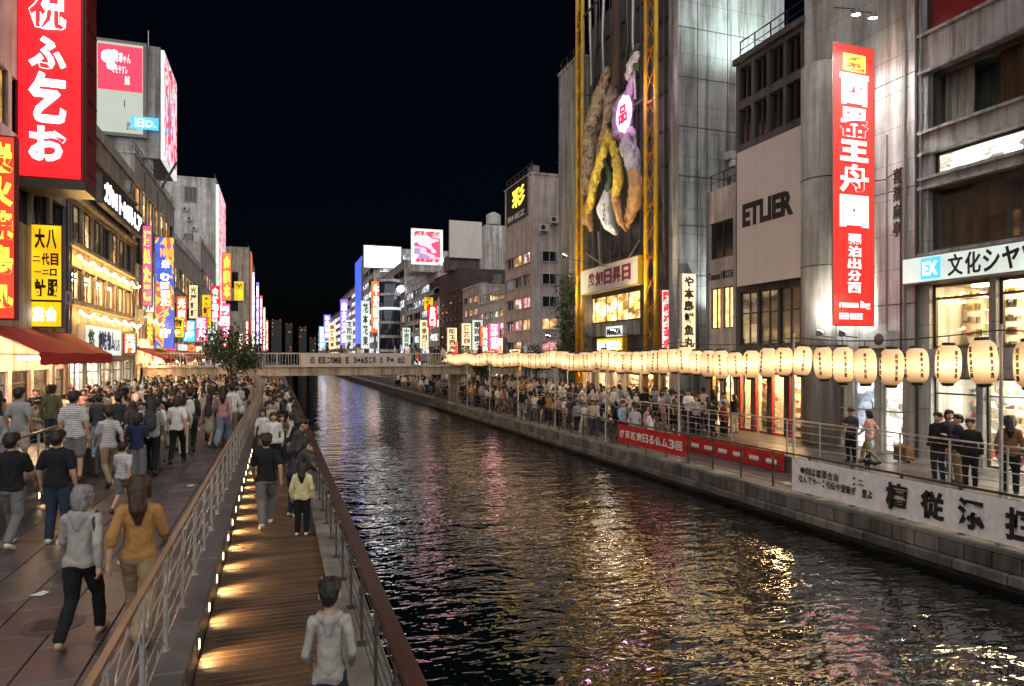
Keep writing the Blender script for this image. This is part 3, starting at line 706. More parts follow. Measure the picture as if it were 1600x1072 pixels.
def sign(name, label, F, u0, u1, z0, z1, dep, face, frame='frame_grey', texts=(), cols=(), t0=-.02, bold=.02, cat='sign', group=None, border=.05, arms=None):
    """box sign: cabinet, glowing face, lettering. texts: (string, ua, ub, za, zb, mat) as fractions; cols: vertical ones. Sticks out from t0 by dep towards the viewer"""
    ua, ub = min(u0, u1), max(u0, u1)
    t = thing(name, label, cat, F.p((ua+ub)/2, z0, t0), group)
    MB().fbox(F, ua, ub, z0, z1, t0-dep, t0).build('cabinet', frame, t)
    MB().fbox(F, ua+border, ub-border, z0+border, z1-border, t0-dep-.02, t0-dep-.001).build('sign_face', face, t)
    w_, h_ = ub-ua, z1-z0
    def uu(f): return ua+w_*f if F.right() > 0 else ub-w_*f
    for (s_, a, b_, c, d, mt, *bo) in texts:
        if len(s_) > 1 and all(ord(q) > 0x3000 for q in s_): write_chars(t, mt, F, s_, uu(a), uu(b_), z0+h_*c, z0+h_*d, t0-dep-.021, .02, bo[0] if bo else bold); continue
        mb = MB(); write(mb, F, s_, uu(a), uu(b_), z0+h_*c, z0+h_*d, t0-dep-.021, .02, bo[0] if bo else bold); mb.build('lettering', mt, t)
    for (s_, a, b_, c, d, mt, *bo) in cols:
        L = []; column_text(lambda: L.append(MB()) or L[-1], F, s_, uu(a), uu(b_), z0+h_*c, z0+h_*d, t0-dep-.021, .02, bo[0] if bo else bold)
        for mb in L: mb.build('lettering', mt, t)
    for (u, z, L) in (arms or []):
        MB().fbox(F, u-.03, u+.03, z-.03, z+.03, t0, t0+L).build('bracket', 'steel_dark', t)
    return t
def shop_room(t, F, u0, u1, z0, z1, dep, warm, seed, power=60, shelf='conc_pale', goods=True):
    """a real lit interior behind an opening: back wall, floor, shelves full of small goods, ceiling lamp"""
    r = random.Random(seed)
    mb = MB(); mb.fbox(F, u0, u1, z0, z1, dep-.05, dep); mb.fbox(F, u0, u0+.05, z0, z1, .36, dep-.05); mb.fbox(F, u1-.05, u1, z0, z1, .36, dep-.05)
    mb.fbox(F, u0, u1, z1-.05, z1, .36, dep-.05); room = mb.build('shop_interior', shelf, t)
    cl = [glow_key(c) for c in ('good_red', 'good_white', 'good_yellow', 'good_blue', 'good_green', 'good_brown', 'good_pink')]
    if goods:
        gb = MB(); sb = MB(); u = u0+.15
        while u < u1-.5:
            w_ = min(r.uniform(.7, 1.3), u1-.1-u); d0 = r.uniform(.8, dep-.6); z = z0
            while z < min(z1-.4, z0+2.4):
                sb.fbox(F, u, u+w_, z, z+.03, d0, d0+.35); x = u+.02
                while x < u+w_-.06:
                    s_ = r.uniform(.03, .1); gb.mi = r.randrange(7); gb.fbox(F, x, min(x+s_, u+w_), z+.032, z+.03+r.uniform(.06, .22), d0+.03, d0+.25); x += s_+r.uniform(.005, .03)
                z += .4
            u += w_+r.uniform(.1, .9)
        sb.build('shelf_boards', 'frame_white', t, kind='stuff'); gb.build('shelf_goods', cl, t, kind='stuff')
    mb = MB(); mb.fbox(F, u0+(u1-u0)*.1, u1-(u1-u0)*.1, z1-.12, z1-.06, dep*.35, dep*.35+.25); mb.build('ceiling_lamp', warm, t)
    mb = MB(); mb.fbox(F, u0+(u1-u0)*.1, u1-(u1-u0)*.1, z1-.12, z1-.06, dep*.7, dep*.7+.25); mb.build('ceiling_lamp', warm, t)
GK = {'good_red': (.36, .05, .04), 'good_white': (.7, .64, .54), 'good_yellow': (.6, .38, .1), 'good_blue': (.1, .14, .22), 'good_green': (.12, .18, .08), 'good_brown': (.24, .13, .07), 'good_pink': (.55, .3, .26)}
def glow_key(k):
    if k not in M: plain(k, GK[k], .5, 0, .3, 20)
    return k
glow('lamp_warm', (1, .7, .4), 52, .0); glow('lamp_white', (1, .9, .74), 40, .0); glow('lamp_cool', (.9, .96, 1), 30, .0); glow('lamp_gold', (1, .6, .27), 60, .0)
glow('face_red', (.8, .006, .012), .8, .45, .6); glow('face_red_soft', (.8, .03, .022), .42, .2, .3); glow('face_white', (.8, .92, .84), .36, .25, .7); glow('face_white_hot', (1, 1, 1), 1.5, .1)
glow('face_yellow', (1, .56, .01), .55, .4, 1.2); glow('face_orange', (1, .13, .02), .9, .5, .8); glow('face_blue', (.05, .1, .75), .9, .5, 1.0); glow('face_cyan', (.06, .45, .8), .6, .2)
glow('face_mint', (.62, .72, .66), .5, .4, .6); glow('face_violet', (.2, .13, .85), .9, .4); glow('face_pink', (1, .08, .2), .8, .4); glow('face_cream', (1, .72, .4), .6, .3)
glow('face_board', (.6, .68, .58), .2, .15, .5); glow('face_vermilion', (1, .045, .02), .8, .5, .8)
glow('ink_white', (1, .93, .95), 1.6, .1); glow('ink_white_soft', (1, .96, .93), .55, .15); glow('ink_yellow', (1, .65, .06), 1.0, .2); glow('ink_red', (.9, .02, .04), .7, .2); glow('ink_blue', (.25, .3, 1), 1.2, .3); glow('ink_orange', (1, .25, .03), 1.2, .3)
led('screen_pink', [(.85, .6, .7), (.7, .06, .14), (.85, .5, .6), (.35, .25, .5), (.8, .75, .85), (.6, .08, .18)], .6, .22, .5, 1.5)
led('screen_mix', [(.2, .3, .7), (.8, .06, .1), (.85, .8, .85), (.75, .06, .1), (.85, .8, .82), (.5, .2, .6)], .5, .55, .28)
led('screen_blue', [(.8, .1, .08), (.9, .5, .08), (.06, .12, .6), (.05, .09, .5), (.08, .14, .62), (.7, .1, .1)], .6, .8, .5, 2)
glow('wash_blue', (.2, .27, .62), .5, .35, .25)
plain('ink_dark', (.02, .018, .018), .5); plain('ink_maroon', (.25, .02, .03), .5); plain('ink_navy', (.04, .05, .2), .5)

def zr(px, py, X=RX): return zX(px, py, X)
def yr(px, X=RX): return yAt(px, X)
cloth('curtain_brown', (.2, .12, .07)); glow('lamp_dim', (1, .75, .45), 3, 0)
F = Face('R', RX)
# ------------------------------------------------------------------ far bank 1: grey banded building with the mint sign
Y0, Y1 = 7.5, yr(1432)
t = thing('shop_building', 'grey banded shop building with glazed upper floor above the pale mint sign', 'building', (RX, 12, UZ))
zs0, zs1 = zr(1425, 447), zr(1425, 405)
za, zb = zr(1440, 395), zr(1440, 298); zc, zd_ = zr(1440, 278), zr(1440, 244); ze, zf = zr(1440, 205), zr(1440, 118); zg = zr(1440, 52)
gcol = even(Y0+.1, Y1-.4, 5, .2, .1); ucol = even(Y0+.1, Y1-.35, 4, .2, .1); zw0 = zr(1440, 545)
shell(t, F, Y0, Y1, UZ-.02, zs1+.1, 5, [(UZ, 2.3, gcol), (zw0, zs0-.02, ucol)], 'conc_grey', 2.6, 'wall', .3)
tall = [(za, zb, [(Y0+.1, Y1-.4)]), (zc, zd_, [(Y0+.1, Y1-.5)]), (ze, zf, [(Y0+.1, Y1-.4)]), (zg, zg+2.4, [(Y0+.1, Y1-.2)])]
shell(t, F, Y0, Y1, zs1+.102, 18.5, 5, tall, 'conc_grey', 1.3, 'wall', .4)
for k, (a, b_, z0, z1) in enumerate(((Y0+.3, Y0+2.4, za, zb), (Y0+3.0, Y0+4.6, za, zb), (Y1-2.3, Y1-.5, za, zb), (Y0+.3, Y0+3.1, ze, zf), (Y1-3.4, Y1-2.2, ze, zf), (Y1-1.4, Y1-.5, ze, zf))):
    cloth_sheet(F, a, b_, z0, z1, .62, .05, 26, 3).build('curtain', 'banner_cream' if k % 2 else 'curtain_brown', t, True)
for (z0, z1) in ((za, zb), (ze, zf)): MB().fbox(F, Y0+2, Y1-3, z1-.1, z1-.05, .8, .92).build('ceiling_lamp', 'lamp_dim', t)
for a, b_ in gcol: window(t, F, a, b_, UZ, 2.3, 'clear_glass', 'frame_bronze', 1, .8, .2, .06)
for a, b_ in ucol: window(t, F, a, b_, zw0, zs0-.02, 'clear_glass', 'frame_bronze', 1, .78, .2, .09)
for (a, b_, zz0, zz1, pn) in ((Y0+.1, Y1-.4, za, zb, 'clear_glass'), (Y0+.1, Y1-.4, ze, zf, 'clear_glass'), (Y0+.1, Y1-.5, zc, zd_, 'room_white'), (Y0+.1, Y1-.2, zg, zg+2.4, 'dark_red_paint')):
    window(t, F, a, b_, zz0, zz1, pn, 'frame_bronze', 3, 0, .25, .09)
for z in (za-.12, zb, zc-.1, zd_, ze-.12, zf, zg-.15): MB().fbox(F, Y0, Y1-.02, z, z+.09, -.1, -.002).build('ledge', 'conc_grey', t)
shop_room(t, F, Y0+.05, Y1-.3, UZ, 2.35, 2.55, 'lamp_white', 3); shop_room(t, F, Y0+.05, Y1-.3, zw0-.02, zs0, 2.55, 'lamp_warm', 4)
pipe(t, F, Y1-.06, UZ, 17, .05, 'steel_dark'); pipe(t, F, Y1-.2, 5.9, 17, .03)
sg = sign('shop_sign', 'pale mint backlit shop sign with blue EX square and black Japanese name', F, Y0, yr(1423), zs0, zs1, .35, 'face_mint', 'frame_grey')
u1 = yr(1423)
bq = yr(1441, RX-.36), yr(1471, RX-.36)
MB().fbox(F, bq[1], bq[0], zs0+.12, zs1-.1, -.42, -.392).build('logo_square', 'face_cyan', sg)
mb = MB(); write(mb, F, 'EX', bq[1]+.08, bq[0]-.08, zs0+.22, zs1-.22, -.421, .02, .03); mb.build('logo_lettering', 'ink_white_soft', sg)
a = yr(1481, RX-.36); write_chars(sg, 'ink_dark', F, '文化シャッター', a-3.7, a, zs0+.12, zs1-.1, -.393, .02, .02)
# ------------------------------------------------------------------ far bank 2: pale wall with rounded corner column and tall red sign
Y0, Y1 = yr(1432)+.01, yr(1257)
t = thing('pale_building', 'pale stained windowless building with rounded column behind the tall red vertical sign', 'building', (RX, 18.5, UZ))
dcol = [(Y0+.5, Y0+1.3), (Y0+1.6, Y0+2.5), (Y0+2.9, Y0+3.9)]
shell(t, F, Y0, Y1, UZ-.02, 19.5, 6, [(UZ, 2.2, dcol)], 'conc_white', 1.4, 'wall', .3)
for i, (a, b_) in enumerate(dcol): window(t, F, a, b_, UZ, 2.2, ('room_white', 'room_cool', 'room_dim')[i], 'frame_white', 1, .55, .15, .06)
yc = (yr(1262)+yr(1306))/2
MB().tube([(RX+.1, yc, UZ), (RX+.1, yc, 13.6)], .78, 20).build('corner_column', 'conc_pale', t, True)
for z in (3.3, 6.2, 9.4): MB().lathe((RX+.1, yc, z), [(.79, 0), (.8, .02), (.79, .04)], 20).build('column_joint', 'conc_dark', t)
ac_units(t, F, [(Y0+1.2, 3.2)]); pipe(t, F, Y0+.35, 2.7, 18, .04); pipe(t, F, Y0+.5, 2.7, 9, .025, 'black_metal')
for z in (4.6, 8.3, 11.9): MB().fbox(F, Y0, Y1-1.7, z, z+.03, -.012, -.001).build('joint_strip', 'conc_dark', t)
MB().tube([F.p(Y0+.3, 9, -.05), F.p(Y0+1.1, 8.75, -.08), F.p(Y0+2.2, 8.9, -.05)], .018, 5).build('cable', 'black_metal', t)
pipe(t, F, Y1-.15, UZ, 13, .06, 'black_metal'); pipe(t, F, yr(1388), 2.5, 10.2, .03, 'frame_grey')
mb = MB(); column_text(mb, F, '喜薬麻亭', yr(1396), yr(1408), zr(1400, 372), zr(1400, 262), 0, .03, .01); mb.build('wall_lettering', 'ink_dark', t)
MB().fbox(F, Y0, Y1-1.6, 2.55, 2.66, -.5, -.002).build('canopy', 'frame_grey', t)
ys = yr(1377, RX-.12); S = Face('F', ys); xa, xb = xAt(1311, ys), RX-.12; z0, z1 = zY(1340, 509, ys), zY(1340, 64, ys)
sign('vertical_sign', 'tall red vertical sign with white block characters and yellow flower crest', S, xa, xb, z0, z1, .02, 'face_red_soft', 'frame_grey',
     [('園', .24, .76, .905, .965, 'ink_yellow', .03), ('酉', .16, .84, .785, .895, 'ink_white_soft', .04), ('器', .16, .84, .672, .775, 'ink_white_soft', .03), ('王', .17, .83, .585, .66, 'ink_white_soft', .06), ('舟', .16, .84, .475, .575, 'ink_white_soft', .04), ('回', .16, .84, .352, .465, 'ink_white_soft', .07),
      ('rnanan ling', .15, .88, .058, .09, 'ink_white_soft', .03), ('EEEHEEEE', .15, .7, .024, .046, 'ink_white_soft', .03)],
     [('弱泊出分西', .35, .66, .115, .33, 'ink_white_soft', .03)], t0=.3, border=.03)
glow('lamp_flood', (.95, 1, .97), 40, 0)
def floodlight(label, loc, aim, power, col, size=.12, spot=110, stay=None):
    t = thing('floodlight', label, 'floodlight', loc)
    d = (Vector(aim)-Vector(loc)).normalized(); l0 = Vector(loc)
    MB().tube([l0-d*.12, l0, l0+d*.05], [.06, size, size*1.08], 12).build('lamp_housing', 'frame_grey', t)
    MB().tube([l0+d*.051, l0+d*.062], [size, size], 12).build('lens', 'lamp_flood', t)
    if stay: MB().tube([l0-d*.1, stay], .02, 6).build('arm', 'steel_dark', t)
    l = bpy.data.lights.new('lamp_light', 'SPOT'); l.energy = power; l.color = col; l.spot_size = R(spot); l.spot_blend = .9; l.shadow_soft_size = .12
    o = bpy.data.objects.new('lamp_light', l); COL.objects.link(o); o.parent = t; o.location = d*.09; o.rotation_euler = d.to_track_quat('-Z', 'Y').to_euler()
    return t
zt = zY(1340, 45, ys)
for i, px in enumerate((1338, 1364)):
    x = xAt(px, ys-.8); floodlight(('floodlight farther from the wall', 'floodlight close to the wall')[i]+' above the tall red sign', (x, ys-.8, zt), (x+.3, ys+.1, zt-4), 380, (.95, 1, .96), stay=(x, ys+.1, zt+.6))
for i, px in enumerate((1290, 1326)):
    y_ = yr(px, RX-.7); floodlight(('bright lamp on the rounded column below the red sign', 'bright lamp right under the foot of the red sign')[i], (RX-1.0, y_, zr(px, 520, RX-1.0)), (RX+.4, y_, zr(px, 520)+1.6), 160, (1, .9, .75), stay=(RX-.3, y_, zr(px, 520)-.2))
# ------------------------------------------------------------------ far bank 3: dark building with the big beige board
Y0, Y1 = yr(1257)+.01, yr(1150)
t = thing('dark_building', 'dark many windowed building carrying the big beige board, red lit souvenir shop below', 'building', (RX, 23, UZ))
zt = zr(1150, 95)
zz = [zr(1200, p) for p in (540, 470, 200, 118, 100, 30)]
cols = even(Y0, Y1, 4, .15, .2)
zl = zr(1155, 540), zr(1155, 458)
rr_ = [(UZ, 2.25, even(Y0, Y1, 4, .14, .12)), (zl[0], zl[1], even(Y0, Y1, 3, .1, .25)), (zr(1155, 235)+.2, zr(1155, 172), cols), (zr(1155, 160), zr(1155, 108), cols)]
shell(t, F, Y0, Y1, UZ-.02, zt, 6, rr_, 'conc_dark', 2.6, 'wall', .3)
for a, b_ in rr_[0][2]: window(t, F, a, b_, UZ, 2.25, 'clear_glass', 'red_paint', 1, 0, .12, .07)
for a, b_ in rr_[1][2]: window(t, F, a, b_, zl[0], zl[1], 'room_dim', 'frame_bronze', 2, .6, .12, .07)
for z0, z1, cc in rr_[2:]:
    for a, b_ in cc: window(t, F, a, b_, z0, z1, random.choice(['glass_dark', 'glass_dark', 'room_haze', 'room_dim']), 'frame_bronze', 2, 0, .12, .07)
shop_room(t, F, Y0+.1, Y1-.1, UZ, 2.3, 2.5, 'lamp_gold', 8)
roof_bits(t, F, Y0, Y1, zt, 6, 3, 3, 3); MB().fbox(F, Y0-.06, Y1+.06, zt-.25, zt, -.15, -.001).build('cornice', 'conc_dark', t)
mb = MB(); a, b_ = Y0+.2, Y1+2.2
mb.add([F.p(a, 2.75, 0), F.p(b_, 2.75, 0), F.p(b_, 2.3, -1.5), F.p(a, 2.3, -1.5), F.p(a, 2.7, 0), F.p(b_, 2.7, 0), F.p(b_, 2.25, -1.5), F.p(a, 2.25, -1.5)], [(0,1,2,3),(7,6,5,4),(3,2,6,7),(0,3,7,4),(1,5,6,2)])
mb.build('awning', 'awning_brown', t)
bx = RX-.45; B = Face('R', bx); zb0, zb1 = zX(1152, 448, bx), zX(1152, 240, bx)
sign('billboard', 'big plain beige board with black stencilled letters on the dark building', B, yAt(1254, bx), yAt(1152, bx), zb0, zb1, .12, 'board_beige', 'frame_white', [('ETLIER', .1, .88, .43, .6, 'ink_dark', .05)], t0=.12, border=.0)
# ------------------------------------------------------------------ far bank 4: narrow beige building
Y0, Y1 = yr(1150)+.01, yr(1105)
t = thing('narrow_building', 'narrow beige building of three storeys with yellow lit window beside the grey tower', 'building', (RX, 26, UZ))
zt = zr(1105, 302); r4 = [(UZ, 2.2, even(Y0, Y1, 2, .2, .15)), (zr(1105, 515), zr(1105, 452), even(Y0, Y1, 2, .12, .2)), (zr(1105, 408), zr(1105, 352), even(Y0, Y1, 1, .1, .2))]
shell(t, F, Y0, Y1, UZ-.02, zt, 5, r4, 'conc_pink', .5)
for k, (z0, z1, cc) in enumerate(r4):
    for a, b_ in cc: window(t, F, a, b_, z0, z1, ('room_gold', 'win_warm', 'glass_dark')[k], 'frame_bronze', 2, 0, .14, .06)
mb = MB(); write(mb, F, 'Tomoon HIKOTA', Y0+.15, Y1-.15, zr(1105, 440), zr(1105, 428), 0, .02, .02); mb.build('wall_lettering', 'ink_dark', t)
roof_bits(t, F, Y0, Y1, zt, 5, 5, 2, 1); pipe(t, F, Y1-.1, 2, zt, .05, 'frame_grey')
MB().fbox(F, Y0, Y1-.02, zt+.02, zt+3.6, 1.6, 5).build('plant_room', 'conc_dark', t)
for k in range(7): MB().fbox(F, Y0+.1, Y1-.1, zt+.3+.45*k, zt+.34+.45*k, 1.5, 1.58).build('louvre', 'frame_grey', t)
# ------------------------------------------------------------------ far bank 5: tall grey concrete tower
yt = yr(1060, RX); S = Face('F', yt); t = thing('concrete_tower', 'tall bare grey concrete tower with lit vertical shop signs at its foot', 'building', (RX+2, yt, UZ))
MB().box(RX, RX+6.5, yt, yt+.9, UZ-.02, 28).build('wall', 'conc_grey', t)
for z in (4.5, 7, 9.5, 12, 14.5, 17, 19.5, 22): MB().box(RX-.01, RX+6.5, yt-.02, yt-.001, z, z+.035).build('joint_strip', 'conc_dark', t)
for x in (RX+1.1, RX+2.9): MB().box(x, x+.03, yt-.018, yt-.001, UZ, 27).build('joint_strip', 'conc_dark', t)
MB().tube([(RX+3.0, yt-.1, 12.2), (RX+2.6, yt-.15, 9), (RX+2.5, yt-.12, 3)], .05, 6).build('cable', 'black_metal', t)
MB().box(RX+2.7, RX+3.2, yt-.5, yt-.02, 13.0, 13.4).build('camera_box', 'frame_white', t)
MB().lathe((RX+2.95, yt-.4, 12.55), [(.05, 0), (.22, .05), (.2, .3), (.08, .42)], 10).build('lamp_shade', 'frame_white', t)
xa, xb = xAt(1066, yt-.3), xAt(1088, yt-.3)
sign('vertical_sign', 'narrow cream lit vertical sign with dark characters on the grey tower', Face('F', yt-.3), xa, xb, zY(1075, 548, yt), zY(1075, 428, yt), .2, 'face_cream', 'frame_white', (), [('や本島鮮魚丸', .15, .85, .03, .97, 'ink_dark', .04)], t0=.25, border=.04)
xa, xb = xAt(1034, yt+1.2), xAt(1055, yt+1.2)
sign('vertical_sign', 'narrow white and red lit vertical sign beside the yellow columns', Face('F', yt+1.2), xa, xb, zY(1045, 548, yt+1.2), zY(1045, 452, yt+1.2), .2, 'face_white', 'red_paint', (), [('国赤楽茶金', .12, .88, .03, .97, 'ink_red', .05)], t0=.25, border=.05)
floodlight('lamp washing the grey tower from its foot', (RX+2.2, yt-1.4, 4.6), (RX+2.4, yt, 9), 500, (.9, 1, .95), .1, 120, (RX+2.2, yt-.05, 4.3))
floodlight('lamp high on the grey tower washing its top', (RX+4.2, yt-2.5, 17.5), (RX+2.6, yt, 22), 900, (.75, 1, .93), .14, 130, (RX+4.4, yt-.05, 17))
# ------------------------------------------------------------------ far bank 6: dark hall behind the yellow frame
Y0, Y1 = yt+.95, 41.5
t = thing('dark_hall', 'dark tall hall behind the yellow lattice columns with a glazed display over the entrance', 'building', (RX+1, 36, UZ))
G = Face('R', RX+.9)
a0, a1 = yAt(1000, RX+.9), yAt(914, RX+.9)
shell(t, G, Y0, Y1, UZ-.02, 25, 5, [(UZ, 2.7, even(Y0+.3, Y1-.3, 5, .4, .2)), (zX(1000, 498, RX+.9), zX(1000, 452, RX+.9), [(a0, a1)])], 'conc_dark', 2.6, 'wall', .3)
for a, b_ in even(Y0+.3, Y1-.3, 5, .4, .2): window(t, G, a, b_, UZ, 2.7, 'clear_glass', 'frame_bronze', 1, .8, .15, .06)
window(t, G, a0, a1, zX(1000, 498, RX+.9), zX(1000, 452, RX+.9), 'room_gold', 'frame_bronze', 5, 0, .1, .06)
shop_room(t, G, Y0+.2, Y1-.2, UZ, 2.75, 2.5, 'lamp_warm', 15)
MB().fbox(G, a0, a1, zX(1000, 522, RX+.9), zX(1000, 500, RX+.9), -.3, -.002).build('fascia', 'conc_grey', t)
for k in range(9):
    u = Y0+.4+(Y1-Y0-.8)*k/8; MB().fbox(G, u-.06, u+.06, 8.5, 24.6, -.16, -.002).build('steel_rib', 'frame_grey', t)
for k in range(8): MB().fbox(G, Y0, Y1, 9.2+2*k, 9.3+2*k, -.1, -.001).build('steel_band', 'steel_dark', t)
# ------------------------------------------------------------------ the yellow lattice frame and its hanging display
FX = RX-.7
yl_, yr_ = yAt(906, FX), yAt(1017, FX)
t = thing('lattice_frame', 'two tall yellow lattice columns of twin pipes with orange twisted bracing', 'sign frame', (FX, (yl_+yr_)/2, UZ))
for c, hw in ((yl_, .4), (yr_, .5)):
    for s_ in (-1, 1):
        MB().tube([(FX, c+s_*hw, UZ), (FX, c+s_*hw, 26)], .125, 14).build('pipe', 'yellow_paint', t, True)
    for ph in (0, math.pi):
        q = [(FX+.1*math.cos(k*.62+ph), c+(hw-.14)*math.sin(k*.62+ph), UZ+.2+.26*k) for k in range(99)]
        MB().tube(q, .04, 6).build('twisted_brace', 'orange_paint', t, True)
    for k in range(9): MB().box(FX-.05, FX+.05, c-hw, c+hw, 2.6+2.7*k, 2.72+2.7*k).build('tie_plate', 'orange_paint', t)
    MB().box(FX-.4, FX+.4, c-hw-.35, c+hw+.35, UZ-.02, UZ+.22).build('footing', 'conc_dark', t)
for z in (8.1, 16.6, 24.5): MB().tube([(FX+.05, yr_+.4, z), (FX+.05, yl_-.3, z)], .07, 8).build('cross_beam', 'steel_dark', t)
DX = FX+.1
def dp(px, py, off=0.0): y_ = yAt(px, DX+off); return (DX+off, y_, zAt(py, DX+off, y_))
t = thing('hanging_display', 'tangle of yellow, tan and silver sculpted forms round a glowing pink emblem', 'display', dp(960, 350))
def limb(name, mat, pts, n=12, **k):
    P = [Vector(dp(a, b_, o)) for a, b_, o, r in pts]; Q = []; Rr = []
    for i in range(len(P)-1):                      # smooth the path
        p0, p1, p2, p3 = P[max(0, i-1)], P[i], P[i+1], P[min(len(P)-1, i+2)]
        for k_ in range(5):
            f = k_/5; Q.append(.5*((2*p1)+(p2-p0)*f+(2*p0-5*p1+4*p2-p3)*f*f+(3*p1-p0-3*p2+p3)*f**3))
            Rr.append((pts[i][3]*(1-f)+pts[i+1][3]*f)*(1+.2*math.sin(len(Q)*1.7)+.12*math.sin(len(Q)*3.1+pts[0][0])))
    Q.append(P[-1]); Rr.append(pts[-1][3]*.5)
    return MB().tube(Q, Rr, n).build(name, mat, t, True)
def mottled(name, cols, rough=.55):
    m, nt, out = nmat(name); p = N(nt, 'ShaderNodeBsdfPrincipled', Roughness=rough)
    n = N(nt, 'ShaderNodeTexNoise', Scale=1.0, Detail=5.0, Roughness=.7, Distortion=1.2); nt.links.new(coords(nt, (1.6, 1.6, .8)), n.inputs['Vector'])
    nt.links.new(ramp(nt, n.outputs[0], [(.28+.44*i/(len(cols)-1), c) for i, c in enumerate(cols)]), p.inputs['Base Color'])
    b = N(nt, 'ShaderNodeBump', Strength=1, Distance=.15); nt.links.new(n.outputs[0], b.inputs['Height']); nt.links.new(b.outputs[0], p.inputs['Normal']); nt.links.new(p.outputs[0], out.inputs[0]); M[name] = m
mottled('drape_tan', [(.015, .012, .01), (.2, .13, .07), (.42, .32, .2), (.05, .035, .03), (.3, .2, .12)]); mottled('drape_yellow', [(.1, .07, .01), (.65, .42, .02), (.75, .55, .08), (.3, .2, .02), (.1, .12, .03)])
mottled('drape_silver', [(.08, .08, .1), (.45, .45, .48), (.7, .7, .72), (.2, .18, .24)], .25); mottled('drape_violet', [(.1, .04, .14), (.4, .25, .5), (.55, .4, .6), (.2, .1, .25)]); mottled('drape_brown', [(.12, .05, .02), (.48, .25, .09), (.6, .34, .14), (.2, .1, .04)]); mottled('drape_white', [(.3, .28, .26), (.6, .58, .55), (.7, .68, .64)])
def drape(name, mat, pts, wr=.09, fold=2.6):
    P = [(dp(pts[k][0], pts[k][1], pts[k][2]), dp(pts[k+1][0], pts[k+1][1], pts[k+1][2]), pts[k][3], pts[k+1][3], 1.0, 1) for k in range(len(pts)-1)]
    me = skin_over(name, P, .075, 2, wr, [mat, mat], fold); o = bpy.data.objects.new(name, me); COL.objects.link(o); o.parent = t; o.location = -wloc(t); return o
drape('tan_drape', 'drape_tan', [(950, 110, .2, .25), (937, 150, .1, .45), (925, 200, .1, .5), (920, 250, .1, .42), (916, 300, .1, .3)])
drape('tan_drape', 'drape_tan', [(962, 120, .2, .2), (955, 160, .15, .4), (948, 205, .1, .35), (938, 240, .1, .3)])
drape('yellow_drape', 'drape_yellow', [(950, 205, -.2, .16), (942, 240, -.3, .26), (930, 280, -.3, .3), (923, 312, -.3, .28), (920, 330, -.3, .2)])
drape('yellow_drape', 'drape_yellow', [(952, 210, -.2, .14), (962, 240, -.35, .26), (967, 280, -.4, .3), (962, 305, -.4, .24)])
drape('brown_drape', 'drape_brown', [(921, 318, -.2, .3), (917, 345, -.15, .34), (924, 358, -.1, .12)])
drape('white_bag', 'drape_white', [(950, 300, -.1, .3), (945, 328, -.15, .52), (953, 350, -.1, .42), (962, 364, 0, .16)], .04)
drape('brown_drape', 'drape_brown', [(961, 300, -.35, .18), (964, 325, -.4, .26), (969, 348, -.35, .22), (978, 360, -.2, .1)])
drape('brown_drape', 'drape_brown', [(987, 258, 0, .3), (995, 290, -.05, .42), (990, 322, 0, .38), (978, 352, .1, .2)])
drape('silver_drape', 'drape_silver', [(984, 205, 0, .3), (982, 228, -.05, .5), (990, 258, 0, .44), (997, 284, .1, .18)])
drape('violet_drape', 'drape_violet', [(990, 122, .1, .16), (984, 142, .1, .32), (974, 172, .2, .62), (972, 205, .2, .6), (978, 220, .2, .22)])
drape('pale_drape', 'drape_white', [(996, 84, .1, .16), (987, 100, 0, .26), (982, 118, 0, .24), (988, 134, .1, .12)])
drape('green_drape', 'leaf', [(998, 70, .2, .12), (991, 86, .2, .26), (996, 106, .2, .22)])
drape('dark_drape', 'leaf_dark', [(946, 250, -.35, .12), (953, 275, -.4, .22), (950, 298, -.35, .14)])
mb = MB(); S0 = Face('R', DX-.75); cb = dp(945, 330, -.75); column_text(mb, S0, 'TAGE', cb[1]-.1, cb[1]+.22, cb[2]-.55, cb[2]+.45, 0, .02, .02); mb.build('bag_lettering', 'ink_dark', t)
for k in range(12):
    px = 912+8*k; MB().tube([dp(px, -30, .55), dp(px+3, 180, .5), dp(px, 395, .55)], .03, 5).build('rope', 'steel_dark', t)
for k in range(9): MB().tube([dp(910, 150+30*k, .6), dp(1001, 140+30*k+(k % 3)*8, .6)], .035, 5).build('lattice_bar', 'steel_dark', t)
for i, (px, m_) in enumerate(((920, 'steel'), (932, 'steel_dark'), (944, 'steel'), (962, 'bark'), (978, 'steel_dark'), (990, 'steel'))):
    MB().tube([dp(px, -40, .2), dp(px+random.uniform(-4, 4), 60, .15), dp(px+random.uniform(-6, 6), 135+10*(i % 3), .1)], [.1, .09, .07] if i != 3 else [.3, .28, .3], 7).build('hanger', m_, t, True)
for (a, b_) in (((1000, 375), (958, 440)), ((915, 395), (950, 420)), ((935, 362), (938, 440)), ((990, 392), (962, 436))):
    MB().tube([dp(*a), dp(*b_)], .05, 6).build('stay', 'steel', t)
c = Vector(dp(975, 178, -.75)); S = Face('R', c.x)
mb = MB(); n = 20; mb.add([S.p(c.y+.78*math.cos(2*math.pi*k/n), c.z+.95*math.sin(2*math.pi*k/n)*(1+.1*math.sin(3*k)), tt) for tt in (-.06, .06) for k in range(n)],
    [tuple(range(n)), tuple(range(2*n-1, n-1, -1))]+[(k, (k+1) % n, n+(k+1) % n, n+k) for k in range(n)])
glow('emblem_glow', (1, .42, .85), 1.6, .5, 1.5); e_ = mb.build('glowing_emblem', 'emblem_glow', t)
mb = MB(); write(mb, S, '品', c.y-.45, c.y+.45, c.z-.5, c.z+.45, -.065, .03, .03); mb.build('emblem_character', 'ink_red', e_)
l = bpy.data.lights.new('lamp_light', 'POINT'); l.energy = 60; l.color = (1, .6, .85); l.shadow_soft_size = .2
